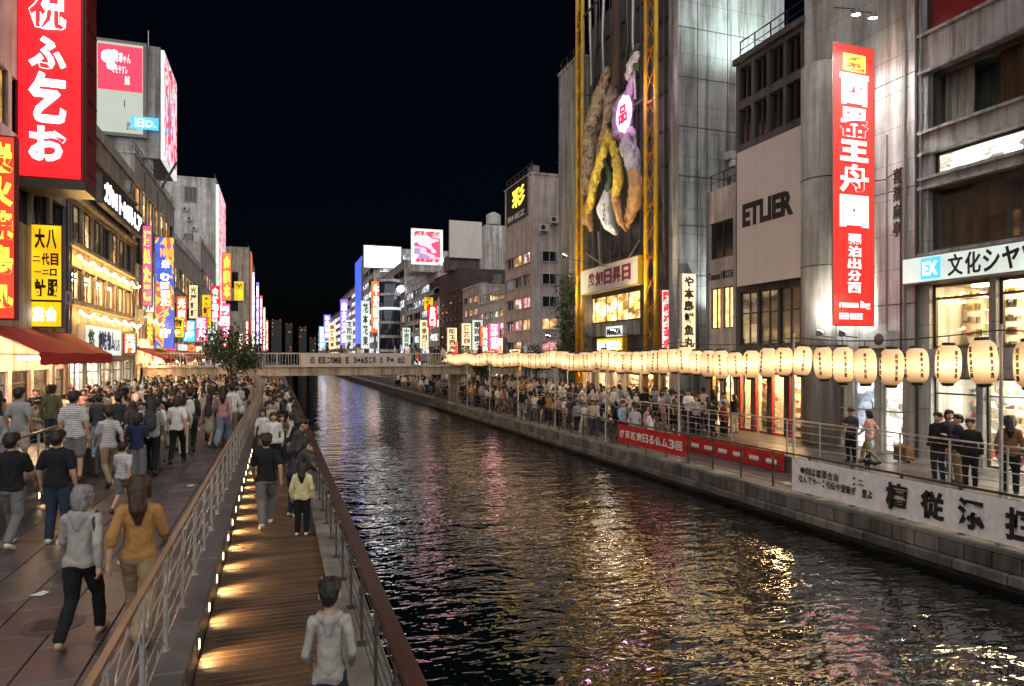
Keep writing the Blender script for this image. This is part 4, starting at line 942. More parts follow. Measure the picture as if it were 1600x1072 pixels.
o = bpy.data.objects.new('lamp_light', l); COL.objects.link(o); o.location = Vector(dp(985, 130, -1.3))
o.parent = t; o.location -= t.location
for c_, nm_ in ((yl_, 'floodlight at the foot of the far yellow column'), (yr_, 'floodlight at the foot of the near yellow column')):
    floodlight(nm_, (FX-2.2, c_, 4.2), (FX, c_, 15), 900, (1, .8, .45), .13, 100, (FX-.05, c_, 4.0))
floodlight('floodlight on the beam below the hanging display', (FX-3.0, (yl_+yr_)/2, 8.6), (FX, (yl_+yr_)/2, 13.5), 420, (1, .9, .75), .13, 110, (FX, (yl_+yr_)/2, 8.1))
S = Face('R', FX-.1)
a0, a1 = yAt(1001, FX-.1), yAt(911, FX-.1)
sign('shop_sign', 'cream sign with dark red characters and yellow edge between the yellow columns', S, a0, a1, zX(911, 462, FX-.1), zX(911, 424, FX-.1), .35, 'board_white', 'yellow_paint', [('飲知日昇日', .14, .9, .22, .8, 'ink_maroon', .04)], t0=.2, border=.05)
a0, a1 = yAt(968, FX-.1), yAt(928, FX-.1)
sign('shop_sign', 'small glowing yellow sign with dark lettering over the hall entrance', S, a0, a1, zX(928, 552, FX-.1), zX(928, 529, FX-.1), .3, 'face_yellow', 'yellow_paint', [('BATSURO', .06, .94, .2, .8, 'ink_white', .05)], t0=.5, border=.05)
a0, a1 = yAt(967, FX-.1), yAt(941, FX-.1)
sign('shop_sign', 'small white crown shaped emblem above the glowing yellow sign', S, a0, a1, zX(941, 527, FX-.1), zX(941, 510, FX-.1), .25, 'face_white', 'frame_white', [('MOIZA', .08, .92, .15, .75, 'ink_dark', .05)], t0=.5, border=.03)
G = Face('R', RX+.88)
for (a, b_, mt, lab) in ((31.2, 33.6, 'awning_red', 'red market canopy at the foot of the near yellow column'), (34.0, 37.2, 'white_paint', 'white market canopy between the yellow columns'), (37.6, 40.6, 'awning_red', 'red market canopy at the foot of the far yellow column')):
    t = thing('market_canopy', lab, 'canopy', G.p((a+b_)/2, 2, 0))
    mb = MB(); vs = [G.p(u, z, d) for u in (a, b_) for z, d in ((2.95, -.02), (2.35, -2.3), (2.05, -2.32), (2.0, -2.28), (2.3, -2.24), (2.88, -.02))]
    mb.add(vs, [(k, (k+1) % 6, 6+(k+1) % 6, 6+k) for k in range(6)]+[tuple(range(5, -1, -1)), tuple(range(6, 12))]); mb.build('canopy', mt, t)
    for u in (a+.1, b_-.1): MB().tube([G.p(u, UZ, -2.2), G.p(u, 2.3, -2.2)], .03, 6).build('post', 'steel', t)
    MB().fbox(G, a+.3, b_-.3, 2.2, 2.25, -1.4, -1.3).build('tube_lamp', 'lamp_warm', t)
# ------------------------------------------------------------------ slim slab and mid-rise block
t, _ = block('slim_building', 'slim tall grey slab building with creeper at its foot', 'R', RX, 41.6, yr(873), zX(893, 100, RX), 4, [(3.2, 4.6, 1, .5)], 'conc_grey', ['glass_dark'], 2)
def leaves(pts, n, spread, size, seed):
    r = random.Random(seed); mb = MB()
    for k in range(n):
        p0 = r.choice(pts); c = Vector(p0)+Vector((r.gauss(0, spread), r.gauss(0, spread), r.gauss(0, spread*.8)))
        a = Vector((r.gauss(0, 1), r.gauss(0, 1), r.gauss(0, 1))).normalized(); b_ = a.cross(Vector((r.gauss(0, 1), r.gauss(0, 1), r.gauss(0, 1)))).normalized(); s_ = size*r.uniform(.6, 1.3)
        mb.mi = 0 if r.random() < .6 else 1
        mb.add([c-a*s_, c+b_*s_*.45, c+a*s_, c-b_*s_*.45], [(0, 1, 2, 3)])
    return mb
t = thing('creeper', 'dark leafy creeper climbing between the slim building and the yellow column', 'plant', (RX-.2, 42.5, UZ))
pts = [(RX-.25, 41.2+random.uniform(0, 3), z) for z in np.arange(1.5, 8.4, .25) for _ in range(2)]
leaves(pts, 2600, .3, .12, 4).build('leaves', ['leaf', 'leaf_dark'], t); MB().tube([(RX-.2, 42.6, UZ), (RX-.25, 42.8, 4), (RX-.2, 42.4, 8)], [.06, .04, .02], 6).build('stem', 'bark', t)
Y0, Y1 = yr(830), yr(789)
zt = zr(830, 272)
rw = rows_up(2.8, 11.8, 5, .5)
t, Fb = block('office_building', 'pale mid-rise office block with ribbon windows and green rooftop poster', 'R', RX, Y0, Y1, zt, 8, [(UZ+.1, 2.3, 3, .3)]+[(a, b_, 3, .12) for a, b_ in rw], 'conc_pink', ['glass_dark', 'glass_blue', 'room_haze', 'room_amber', 'room_pink'], 21, 'frame_white')
S = Face('F', Y0)
for k, (a, b_) in enumerate(rw):
    for x0 in (RX+.9, RX+2.5): window(t, S, x0, x0+1.3, a, b_, ['room_pink', 'room_amber', 'glass_dark', 'glass_dark', 'glass_dark'][k], 'frame_white', 2, 0, -.03)
ac_units(t, S, [(RX+1.9, 13.6), (RX+2.8, 14.9), (RX+1.0, 12.9)])
sign('poster_sign', 'dark green rooftop poster with yellow emblem on the pale office block', Fb, yr(826), yr(793), zr(810, 345), zr(810, 285), .1, 'ink_dark', 'frame_grey', [('彩', .3, .9, .35, .85, 'ink_yellow', .03), ('BHEZ', .1, .9, .06, .2, 'white_paint')], t0=0, border=.05)
# ------------------------------------------------------------------ buildings farther along the far bank
def far(name, label, pa, pb, ptop, dep, mat, panes, n, cols, seed, side_n=0, side_pane='glass_dark', X=RX, **k):
    a, b_ = yAt(pb, X), yAt(pa, X); zt = zX(pb, ptop, X)
    z0 = 2.9; rw = rows_up(z0, zt-.6, n, k.pop('frac', .52))
    return block(name, label, 'R', X, a, b_-.05, zt, dep, [(UZ+.1, 2.4, max(2, cols), .3)]+[(p_, q, cols, .25) for p_, q in rw], mat, panes, seed, k.pop('frame', 'frame_grey'), 2,
                 side_rows=[(p_, q, side_n, .6, side_pane) for p_, q in rw] if side_n else None, **k)
far('shop_house', 'low pale shop house with glowing street front next to the office block', 748, 788, 468, 7, 'conc_white', ['room_gold', 'room_pink', 'room_haze', 'room_white'], 4, 5, 31, 2, 'room_amber')
far('narrow_shop_house', 'narrow pale shop house with lit windows next to the brown tiled building', 723, 747, 446, 9, 'conc_pink', ['room_amber', 'room_haze', 'room_pink', 'glass_dark'], 5, 3, 39, 1, 'room_amber')
t, Fb = far('brown_building', 'tall dark brown tiled building with small windows under the blank rooftop board', 687, 722, 452, 10, 'brown_tile', ['glass_dark', 'room_dim', 'room_amber', 'glass_dark'], 7, 5, 32, 0, frac=.4, fw=.12)
Yb = yr(722); za, zb = zY(725, 404, Yb+3), zY(725, 346, Yb+3)
MB().box(RX-.0, RX+9, Yb+2, Yb+14, zr(722, 452)+.2, zr(722, 415)).build('upper_storeys', 'brown_tile', t)
S = Face('F', Yb+3); sign('billboard', 'blank pale rooftop board on the brown tiled building', S, xAt(701, Yb+3), xAt(752, Yb+3), za, zb, .3, 'board_white', 'frame_grey', t0=0, border=.02, arms=[(xAt(710, Yb+3), za+1, 1.5), (xAt(744, Yb+3), za+1, 1.5)])
MB().box(xAt(703, Yb+3), xAt(750, Yb+3), Yb+3.1, Yb+6, zr(722, 415)-.1, za+.4).build('board_stand', 'conc_dark', t)
yk = 92; t = thing('water_tank', 'pale rooftop water tank on a pipe tower behind the blank board', 'water tank', (xAt(771, yk), yk, 0))
x_ = xAt(771, yk); MB().lathe((x_, yk, zY(771, 352, yk)), [(1.0, 0), (1.05, .2), (1.05, 1.4), (.3, 1.8)], 14).build('tank', 'frame_white', t)
MB().box(x_-1.5, x_+1.6, yk-1, yk+2, -.2, zY(771, 354, yk)).build('pipe_tower', 'conc_white', t)
for k in range(8): MB().tube([(x_-1.4+.4*k, yk-1.08, 15), (x_-1.4+.4*k, yk-1.08, zY(771, 375, yk)-.2*k)], .06, 6).build('pipe', 'steel', t)
t, Fb = far('terraced_building', 'pale building with wide dark ribbon windows carrying the pink advertising screen', 634, 686, 424, 9, 'conc_white', ['glass_blue', 'glass_dark', 'room_cool', 'glass_dark'], 6, 4, 33, 2, 'room_cool', frac=.6)
Yb = yr(684); za, zb = zY(660, 412, Yb), zY(660, 356, Yb)
MB().box(xAt(645, Yb+1), xAt(690, Yb+1), Yb+1, Yb+6, zr(684, 424), za).build('screen_stand', 'conc_white', t)
sign('advertising_screen', 'square glowing pink and white advertising screen on the rooftop', Face('F', Yb+.6), xAt(643, Yb+.6), xAt(692, Yb+.6), za, zb, .4, 'screen_pink', 'face_white', t0=.4, border=.35, texts=[(rtext(5, 71), .12, .88, .8, .93, 'ink_red', .04), (rtext(5, 72), .12, .88, .06, .17, 'ink_red', .04)])
t, Fb = far('grey_building', 'grey building with a rounded glass stair tower and white lamp globe', 586, 632, 408, 12, 'conc_grey', ['room_cool', 'glass_blue', 'room_white'], 6, 3, 34, 2, 'room_cool')
x_ = xAt(612, yr(632)-1.2); MB().tube([(x_, yr(632)+.6, 0), (x_, yr(632)+.6, zr(632, 436))], 1.7, 18).build('glass_tower', 'glass_blue', t, True)
for k in range(14):
    z = 1.5+2.2*k
    if z < zr(632, 436): MB().lathe((x_, yr(632)+.6, z), [(1.7, 0), (1.76, .02), (1.76, .4), (1.7, .42)], 18).build('floor_ring', 'conc_white' if k % 4 else 'face_white', t)
MB().lathe((xAt(626, yr(632)-1), yr(632)-1, zr(626, 462)), [(.06, 0), (.5, .3), (.62, .62), (.5, .95), (.06, 1.2)], 14).build('lamp_globe', 'face_white_hot', t, True)
t, Fb = far('blue_lit_building', 'tall building washed in blue light under the white rooftop board', 556, 584, 388, 16, 'conc_white', ['glass_blue', 'room_cool', 'room_white'], 9, 4, 35, 3, 'room_cool')
Yb = yr(584)
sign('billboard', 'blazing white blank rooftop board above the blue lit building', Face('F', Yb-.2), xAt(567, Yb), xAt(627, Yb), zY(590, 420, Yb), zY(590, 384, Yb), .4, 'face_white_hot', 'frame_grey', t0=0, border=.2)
sign('light_panel', 'tall blue glowing panel along the edge of the building', Fb, yr(568), yr(558), 6, zr(568, 400), .5, 'face_blue', 'frame_grey', t0=0)
far('violet_building', 'pale violet narrow building with pink corner sign in the far row', 533, 555, 450, 14, 'conc_pink', ['room_cool', 'room_pink', 'glass_blue'], 8, 4, 36, 0)
far('far_shop_building', 'small far building with bright signs next to the violet one', 514, 532, 488, 14, 'conc_grey', ['room_cool', 'room_white', 'room_gold'], 6, 4, 37, 0)
far('farthest_building', 'lowest farthest building of the row before the bend of the canal', 497, 513, 508, 14, 'conc_pale', ['room_gold', 'room_white', 'room_pink'], 5, 5, 38, 0)
# lit vertical signs sticking out from the far row
VS = [(543, 468, 540, 'face_violet', 'violet'), (551, 500, 545, 'face_white', 'white'), (524, 505, 545, 'face_cream', 'buff'), (516, 492, 530, 'face_violet', 'lilac'), (508, 510, 545, 'face_cyan', 'cyan'), (577, 470, 545, 'face_white', 'tall white'), (594, 440, 520, 'face_orange', 'orange'), (604, 470, 548, 'face_white', 'broad white'), (622, 470, 530, 'face_cream', 'cream'), (640, 512, 545, 'face_white', 'chalk white'), (668, 500, 545, 'face_cream', 'ivory'), (681, 478, 512, 'face_red', 'red'), (675, 465, 485, 'face_yellow', 'yellow'), (712, 512, 550, 'face_cream', 'warm cream'), (735, 505, 552, 'face_cream', 'pale cream'), (752, 500, 548, 'face_white', 'bright white'), (765, 510, 552, 'face_orange', 'amber'), (778, 505, 548, 'face_pink', 'salmon')]
for i, (px, pa, pb, mt, cn) in enumerate(VS):
    Yv = yAt(px, RX-.2); wv_ = 1.2 if i < 9 else .9
    sign('vertical_sign', f'{cn} glowing vertical sign jutting from the far row of buildings', Face('F', Yv), RX-.1-wv_*(1+.004*Yv), RX-.1, zAt(pb, RX, Yv), zAt(pa, RX, Yv), .3, mt, 'frame_grey', (), [(rtext(4, 100+i), .2, .8, .05, .95, 'ink_dark' if mt in ('face_white', 'face_cream', 'face_yellow') else 'ink_white', .03)], t0=0, group='signs along the far row')
# lights at street level along the far row
for i, px in enumerate((700, 716, 738, 752, 770, 785, 655, 640, 812)):
    Yv = yr(px); sign('street_sign', f'glowing {ORD[i]} shop front panel at street level beyond the footbridge', Face('R', RX-.05), Yv-1.2, Yv+1.6, 2.3, 4.6 if i % 2 else 3.6, .3, ['face_cream', 'face_orange', 'face_white', 'face_cream', 'face_yellow'][i % 5], 'frame_grey', [(rtext(4, 300+i), .1, .9, .25, .75, 'ink_red' if i % 2 else 'ink_dark', .03)], t0=0, group='street level signs of the far row')
# dark high-rises on the horizon
for i, (pa, pb, pt) in enumerate(((424, 440, 500), (446, 457, 506), (467, 479, 511), (484, 494, 528), (408, 420, 515))):
    Y0 = 620+30*i; x0, x1 = xAt(pa, Y0), xAt(pb, Y0); zt = zAt(pt, x0, Y0); S = Face('F', Y0)
    t = thing('high_rise', ['distant dark high-rise with red lamps on its roof', 'distant slim dark high-rise with few lit windows', 'distant dark high-rise with a column of lit windows', 'distant low dark block by the canal bend', 'distant dark block close to the neon signs'][i], 'building', ((x0+x1)/2, Y0, -3))
    MB().box(x0, x1, Y0, Y0+20, -3, zt).build('wall', 'black_metal', t); rr = random.Random(i); mb = MB()
    for z in np.arange(6, zt-2, 3.2):
        for x in np.arange(x0+.6, x1-1, 1.5):
            if rr.random() < .22: mb.box(x, x+.6, Y0-.1, Y0-.02, z, z+.8)
    if mb.v: mb.build('lit_windows', 'room_amber', t, kind='stuff')
    for x in (x0+1, x1-1): MB().box(x-.25, x+.25, Y0-.3, Y0+.3, zt, zt+.6).build('roof_lamp', 'ink_red', t)

# ================================================================== NEAR BANK (other side of the promenade)
def yl(px, X=LX): return yAt(px, X)
def zl_(px, py, X=LX): return zX(px, py, X)
F = Face('L', LX)
# building 1 with the big red sign
Y0, Y1 = 18.0, yl(106)
t = thing('corner_building', 'beige building behind the huge red sign with red awning over its shop', 'building', (LX, 28, 0))
c1 = even(Y0+6, Y1, 5, .35, .3)
rw = [(0, 2.4, c1), (7.9, 9.6, c1), (11, 13, c1)]
shell(t, F, Y0, Y1, -.03, 17, 6, rw, 'conc_warm', 1.8, 'wall', .3)
for i, (a, b_) in enumerate(c1): window(t, F, a, b_, 0, 2.4, ['clear_glass', 'clear_glass', 'room_dim', 'room_dim', 'room_dim'][i], 'frame_bronze', 1, .8, .15, .06)
for z0, z1, cc in rw[1:]:
    for a, b_ in cc: window(t, F, a, b_, z0, z1, random.choice(['glass_dark', 'room_dim', 'room_amber']), 'frame_bronze', 2, 0, .15, .06)
shop_room(t, F, Y0+6.1, Y0+10.2, 0, 2.45, 1.75, 'lamp_cool', 33)
MB().tube([F.p(Y1-.4, 10.5, -.06), F.p(Y1-2.6, 10.1, -.14), F.p(Y1-5, 10.4, -.06)], .02, 5).build('cable', 'black_metal', t); pipe(t, F, Y1-.25, 0, 16, .07); pipe(t, F, Y1-2.2, 0, 7.6, .05); ac_units(t, F, [(Y1-1.2, 5.2), (Y1-3.4, 6.3)])
mb = MB(); a, b_ = 25.5, Y1-.2
n = 18
vs = []
for k in range(n+1):
    u = a+(b_-a)*k/n
    vs += [F.p(u, 4.0, 0), F.p(u, 3.05+.02*math.sin(k), -1.8), F.p(u, 2.66-.04*(k % 2), -1.83)]
fs = [(3*k, 3*k+3, 3*k+4, 3*k+1) for k in range(n)]+[(3*k+1, 3*k+4, 3*k+5, 3*k+2) for k in range(n)]
mb.add(vs, fs); aw = mb.build('awning', 'awning_red', t)
for k in range(0, n+1, 3): u = a+(b_-a)*k/n; MB().tube([F.p(u, 3.0, -.05), F.p(u, 3.0, -1.8), F.p(u, 3.98, -.05)], .02, 5).build('awning_rib', 'steel_dark', aw)
MB().fbox(F, a+.3, b_-.6, 2.82, 2.9, -1.2, -1.12).build('awning_lamp', 'lamp_warm', t)
YS = 29.5; S = Face('F', YS); x0, x1 = xAt(24, YS), xAt(131, YS); z0 = zY(70, 281, YS); z1 = 17.6
sg = sign('vertical_sign', 'huge glowing red vertical sign with white neon characters', S, x0, x1, z0, z1, .02, 'face_red', 'dark_red_paint', t0=0, border=.1)
zc = [zY(70, p_, YS) for p_ in (252, 198, 192, 113, 108, 58, 46, -20)]
for s_, a, b_ in (('お', zc[0], zc[1]), ('乞', zc[2], zc[3]), ('ふ', zc[4], zc[5]), ('祝', zc[6], zc[7])): mb = MB(); write(mb, S, s_, x0+(x1-x0)*.2, x0+(x1-x0)*.74, a, b_, -.042, .05, .035); mb.build('lettering', 'ink_white', sg)
MB().box(x0-.05, x1+.05, YS-.06, YS+1.66, z0-.3, z0-.001).build('bottom_frame', 'steel_dark', sg)
MB().box(x1+.001, x1+.06, YS+.1, YS+1.6, z0, z1).build('side_panel', 'dark_red_paint', sg)
MB().box(x0, x1, YS+.02, YS+1.6, z0, z1-.01).build('sign_box', 'dark_red_paint', sg)
for k in range(6): MB().box(x1+.061, x1+.09, YS+.1, YS+1.6, z0+.4+1.4*k, z0+.46+1.4*k).build('side_rib', 'steel_dark', sg)
for z in (z0+1.5, z0+5): MB().box(LX-.1, x0, YS+.6, YS+.8, z, z+.2).build('bracket', 'steel_dark', sg)
YS = 26.0; S = Face('F', YS)
sign('vertical_sign', 'glowing orange red vertical sign at the edge of the picture above the awning', S, LX+.1, xAt(25, YS), zY(12, 500, YS), zY(12, 212, YS), .3, 'face_vermilion', 'dark_red_paint', (), [('炭火焼鳥丸', .1, .92, .05, .97, 'ink_yellow', .05)], t0=.3, border=.06)
YS = 31.0; S = Face('F', YS); za, zb = zY(70, 512, YS), zY(70, 350, YS)
sg = sign('vertical_sign', 'glowing yellow board sign with dark brushed characters below the red sign', S, xAt(42, YS), xAt(98, YS), za, zb, .3, 'face_yellow', 'frame_bronze', [('大八', .2, .85, .76, .95, 'ink_dark', .04), ('二代目', .15, .9, .6, .72, 'ink_maroon', .04), ('一ニロ', .2, .85, .5, .57, 'ink_dark', .04), ('計服', .2, .9, .3, .47, 'ink_dark', .04), ('宴会', .15, .85, .06, .2, 'ink_white', .04)], t0=.3, border=.05)
MB().fbox(S, xAt(42, YS), xAt(98, YS), za+1.0, za+1.08, -.05, -.021).build('divider', 'frame_bronze', sg)
# building 2: restaurant with string lights
Y0, Y1 = yl(106)+.02, 50.8
t = thing('restaurant_building', 'beige restaurant building with two rows of lit windows and bulb strings', 'building', (LX, 43, 0))
wc = even(Y0, Y1, 7, .22, .5); wc2 = even(Y0, Y1, 6, .3, .5); gc = even(Y0, Y1, 5, .3, .4)
shell(t, F, Y0, Y1, -.03, 14.4, 8, [(0, 2.7, gc), (5.6, 7.15, wc2), (8.35, 10.1, wc)], 'conc_warm', 2.2, 'wall', .3)
for i, (a, b_) in enumerate(gc): window(t, F, a, b_, 0, 2.7, 'clear_glass', 'frame_white' if i < 2 else 'frame_bronze', 2, .8, .15, .06)
for a, b_ in wc2: window(t, F, a, b_, 5.6, 7.15, 'clear_glass', 'frame_bronze', 2, 0, .15, .07)
for i, (a, b_) in enumerate(wc): window(t, F, a, b_, 8.35, 10.1, ['room_dim', 'room_amber', 'room_dim', 'glass_dark', 'room_amber', 'room_dim', 'glass_dark'][i], 'frame_bronze', 2, 0, .15, .07)
shop_room(t, F, Y0+.3, Y1-.3, 0, 2.75, 2.15, 'lamp_white', 41); shop_room(t, F, Y0+.3, Y1-.3, 5.5, 7.2, 2.15, 'lamp_gold', 42)
for z in (5.3, 8.0, 10.3, 12.9): MB().fbox(F, Y0, Y1, z, z+.16, -.25, -.001).build('ledge', 'conc_warm', t)
MB().fbox(F, Y0, Y1, 14.4, 15.0, -.1, .2).build('parapet', 'conc_pale', t); roof_bits(t, F, Y0, Y1, 14.4, 8, 6, 2, 3)
ac_units(t, F, [(Y0+2.2, 3.0), (Y1-1.4, 10.6), (Y1-1.2, 3.2), (Y1-2.6, 13.3)]); pipe(t, F, Y1-.2, 0, 14, .06); pipe(t, F, Y0+.2, 3, 14, .05)
for k in range(8): a = Y0+1+1.8*k; MB().tube([F.p(a, 10.5, -.2), F.p(a+.5, 12.5, -.15)], .04, 5).build('bracket_bar', 'steel_dark', t)
sign('fascia_sign', 'long lit fascia sign with white and blue letters high on the restaurant building', F, Y0+3.6, Y1-.6, 10.7, 12.2, .3, 'ink_dark', 'frame_grey', [('ガMトMルLア', .03, .97, .12, .88, 'ink_white', .04)], t0=-.3, border=.05)
sign('shop_sign', 'white backlit shop sign with brushed characters over the restaurant entrance', F, Y0+1.6, Y0+9.4, 2.95, 4.5, .3, 'face_white', 'frame_white', [('悠', .05, .2, .25, .85, 'leaf'), ('創味物ム', .3, .78, .2, .85, 'ink_navy', .03), ('しろ', .8, .93, .2, .6, 'ink_maroon', .02)], t0=-.02, border=.05)
glow('bulb', (1, .58, .18), 55, 0)
bm = MB().lathe((0, 0, -.06), [(.02, 0), (.055, .03), (.06, .07), (.03, .11)], 8).mesh('bulb', 'bulb')
def string(label, pts, n):
    t = thing('string_lights', label, 'string lights', pts[0])
    P = [Vector(p_) for p_ in pts]; mb = MB(); Q = []
    for i in range(len(P)-1):
        for k in range(9): f = k/8; Q.append(P[i].lerp(P[i+1], f)-Vector((0, 0, .18*math.sin(f*math.pi))))
    mb.tube(Q, .012, 4); mb.build('cord', 'black_metal', t)
    for k in range(n):
        q = Q[int(k*(len(Q)-1)/(n-1))]; o = bpy.data.objects.new('bulb', bm); COL.objects.link(o); o.parent = t; o.location = q-P[0]
string('string of warm bulbs over the lit restaurant windows', [F.p(Y0+.4+2.4*k, 7.55, -.35) for k in range(7)], 34)
string('string of warm bulbs above the white shop sign', [F.p(Y0+.4+2.4*k, 5.0, -.4) for k in range(7)], 28)
string('string of warm bulbs crossing above the promenade shop fronts', [F.p(51+3*k, 5.6-.1*k, -.8) for k in range(6)], 26)
# building 3 with the billboard tower
Y0, Y1 = 51.0, 69.3
t, _ = block('billboard_building', 'grey violet building carrying the giant rooftop billboard', 'L', LX, Y0, Y1, 16.4, 9, [(0, 2.5, 6, .3), (3.6, 5.2, 7, .3), (6.4, 8.2, 7, .3), (9.2, 11.2, 7, .3), (12.4, 14.6, 7, .3)], 'conc_pale', ['glass_dark', 'room_amber', 'room_amber', 'room_gold', 'room_gold'], 51, 'frame_bronze')
ac_units(t, F, [(52.6, 5.6), (57.2, 8.6), (61, 11.5), (64, 5.6), (66.5, 8.5), (55, 11.6)]); pipe(t, F, 60, 3, 16, .06); pipe(t, F, 54.4, 3, 16, .05)
YB = yl(250); zb0, zb1 = zl_(250, 247), zl_(250, 71)
S = Face('F', YB); xa, xm, xb = xAt(146, YB), xAt(229, YB), LX
MB().box(xa, xb-.01, YB+.3, yl(272), zb0+.02, zb1-.02).build('billboard_core', 'conc_grey', t)
for x in (xa+1, xm-2, LX-1.2): MB().box(x, x+.6, YB+.6, YB+1.2, 16.5, zb0+.02).build('billboard_leg', 'conc_grey', t)
for k in range(3): MB().tube([(xa+1.4+1.6*k, YB+.9, 16.6), (xa+2.6+1.6*k, YB+.9, zb0)], .1, 6).build('billboard_stay', 'steel_dark', t)
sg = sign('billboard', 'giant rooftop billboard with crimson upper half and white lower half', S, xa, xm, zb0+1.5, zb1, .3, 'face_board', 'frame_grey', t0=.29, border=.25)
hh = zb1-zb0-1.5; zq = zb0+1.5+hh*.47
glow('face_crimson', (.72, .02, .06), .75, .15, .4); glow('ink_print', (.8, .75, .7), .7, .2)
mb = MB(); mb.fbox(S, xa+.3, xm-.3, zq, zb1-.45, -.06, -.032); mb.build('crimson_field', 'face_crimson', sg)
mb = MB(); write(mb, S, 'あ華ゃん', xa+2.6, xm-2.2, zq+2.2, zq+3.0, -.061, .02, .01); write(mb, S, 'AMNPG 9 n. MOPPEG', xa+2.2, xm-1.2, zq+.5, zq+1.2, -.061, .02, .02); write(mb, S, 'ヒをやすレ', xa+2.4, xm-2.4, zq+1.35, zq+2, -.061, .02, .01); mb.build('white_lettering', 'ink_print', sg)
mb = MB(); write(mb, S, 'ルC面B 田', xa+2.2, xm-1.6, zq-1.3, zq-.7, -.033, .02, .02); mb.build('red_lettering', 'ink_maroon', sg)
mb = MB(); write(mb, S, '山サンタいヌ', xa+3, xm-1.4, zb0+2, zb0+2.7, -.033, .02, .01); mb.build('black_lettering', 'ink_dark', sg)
mb = MB(); mb.fbox(S, xa+2.6, xa+4.6, zq-2.9, zq-1.9, -.06, -.032); b_ = mb.build('blue_label', 'face_cyan', sg)
mb = MB(); write(mb, S, '旧D.', xa+2.9, xa+4.4, zq-2.75, zq-2.05, -.061, .02, .02); mb.build('label_lettering', 'ink_white_soft', b_)
mb = MB(); nn = 14
for (cx, cz, r_) in ((.5, 2.6, .55), (.9, 2.9, .3), (.7, 1.9, .35)):
    mb.add([S.p(xa+.55+max(0, cx+r_*math.cos(2*math.pi*k/nn)), zq+cz+r_*math.sin(2*math.pi*k/nn), -.066) for k in range(nn)], [tuple(range(nn))])
mb.build('pale_blossom', 'ink_print', sg)
sign('advertising_screen', 'tall glowing screen on the canal side of the giant billboard', Face('L', LX), YB+.4, yl(271.5), zb0, zb1-.2, .25, 'screen_mix', 'face_white', t0=0, border=.14)
MB().tube([F.p(YB+1, zb1, 1), F.p(YB+1, zb1+1.5, 1)], .04, 5).build("antenna", "steel", t)
# vertical signs along the near bank
def vsign(label, Yv, pa, pb, ytop, ybot, face, texts, cols, border=.06, frame='frame_grey'):
    return sign('vertical_sign', label, Face('F', Yv), max(LX+.05, xAt(pa, Yv)), xAt(pb, Yv), zY((pa+pb)/2, ybot, Yv), zY((pa+pb)/2, ytop, Yv), .35, face, frame, texts, cols, t0=.35, border=border)
vsign('glowing blue vertical sign with colourful pictures and white characters', 58, 241, 273, 370, 545, 'screen_blue', [('NOD', .3, .95, .82, .9, 'ink_orange', .05), ('米', .35, .75, .72, .79, 'ink_white', .05), ('店', .25, .8, .1, .18, 'ink_white', .05)], [('むぼ福た', .3, .75, .38, .68, 'ink_white', .04)])
vsign('narrow magenta and orange neon sign beside the blue vertical sign', 52.5, 222, 238, 352, 478, 'face_pink', [], [('酒処たこ', .15, .85, .05, .95, 'ink_yellow', .05)], frame='purple_paint')
vsign('small amber vertical sign hanging over the crowd', 55, 224, 240, 480, 540, 'face_orange', [], [('串天', .15, .85, .1, .9, 'ink_yellow', .05)])
block('low_shop_row', 'low dim shop row between the billboard building and the white tower', 'L', LX, 69.5, 92, 13.5, 9, [(0, 2.5, 7, .3), (3.4, 5, 8, .4), (6.4, 8, 8, .4), (9.4, 11.4, 8, .4)], 'conc_pale', ['glass_dark', 'room_dim', 'room_gold', 'room_amber', 'glass_dark'], 52)
block('weathered_building', 'weathered pale building with cluttered windows in front of the white tower', 'L', LX, 92.2, 114.5, 17, 9, [(0, 2.5, 7, .3), (4, 6, 6, .6), (8, 10, 6, .6), (12, 14, 6, .6)], 'conc_pink', ['glass_dark', 'room_dim', 'room_pink', 'room_cool'], 53)
Y5 = yl(337); zt = zl_(337, 281)
t, _ = block('white_tower', 'tall white windowless tower with a lit advertising strip on its canal edge', 'L', LX, Y5, Y5+16, zt, 10, [(0, 2.6, 4, .4)], 'conc_white', ['room_white'], 54)
S = Face('F', Y5); x0 = xAt(298, Y5)
window(t, S, xAt(288, Y5), xAt(308, Y5), zY(298, 316, Y5), zY(298, 292, Y5), 'glass_dark', 'frame_grey', 3, 0, -.03, .15)
for k, z in enumerate((330, 345, 360, 372, 400, 420)): ac_units(t, S, [(xAt(290+7*(k % 3), Y5), zY(298, z, Y5))])
sign('advertising_screen', 'tall glowing white and red screen on the canal edge of the white tower', Face('L', LX), Y5+.3, Y5+15, 8, zt-.6, .4, 'screen_mix', 'face_white', t0=0, border=.14)
X6 = -6.0; Y6 = yAt(389, X6)
t, _ = block('orange_edged_building', 'brown building with orange neon edge beyond the white tower', 'L', X6, Y6, Y6+40, zX(389, 388, X6), 6.5, [(0, 2.6, 8, .5)]+[(4+4*k, 6.4+4*k, 8, .6) for k in range(4)], 'conc_warm', ['room_gold', 'room_amber', 'glass_dark'], 55, side_rows=[(18, 21.5, 1, 1.6, 'glass_dark'), (13, 15.2, 1, 1.6, 'glass_dark')])
sign('neon_edge', 'orange neon strip up the corner of the brown building', Face('L', X6), Y6+.2, Y6+7, 3, zX(389, 392, X6), .4, 'face_orange', 'frame_grey', t0=0)
sign('shop_sign', 'small yellow sign board on the end of the brown building', Face('F', Y6), xAt(366, Y6), xAt(381, Y6), zY(372, 470, Y6), zY(372, 440, Y6), .3, 'face_yellow', 'frame_grey', [('TWY', .1, .9, .6, .9, 'ink_dark', .04)], t0=0)
Yv = 120; vsign('tall rounded orange neon sign in front of the brown building', Yv, 347, 362, 395, 470, 'face_orange', [], [('金龍本', .15, .85, .05, .95, 'ink_yellow', .05)], .1, 'red_paint')
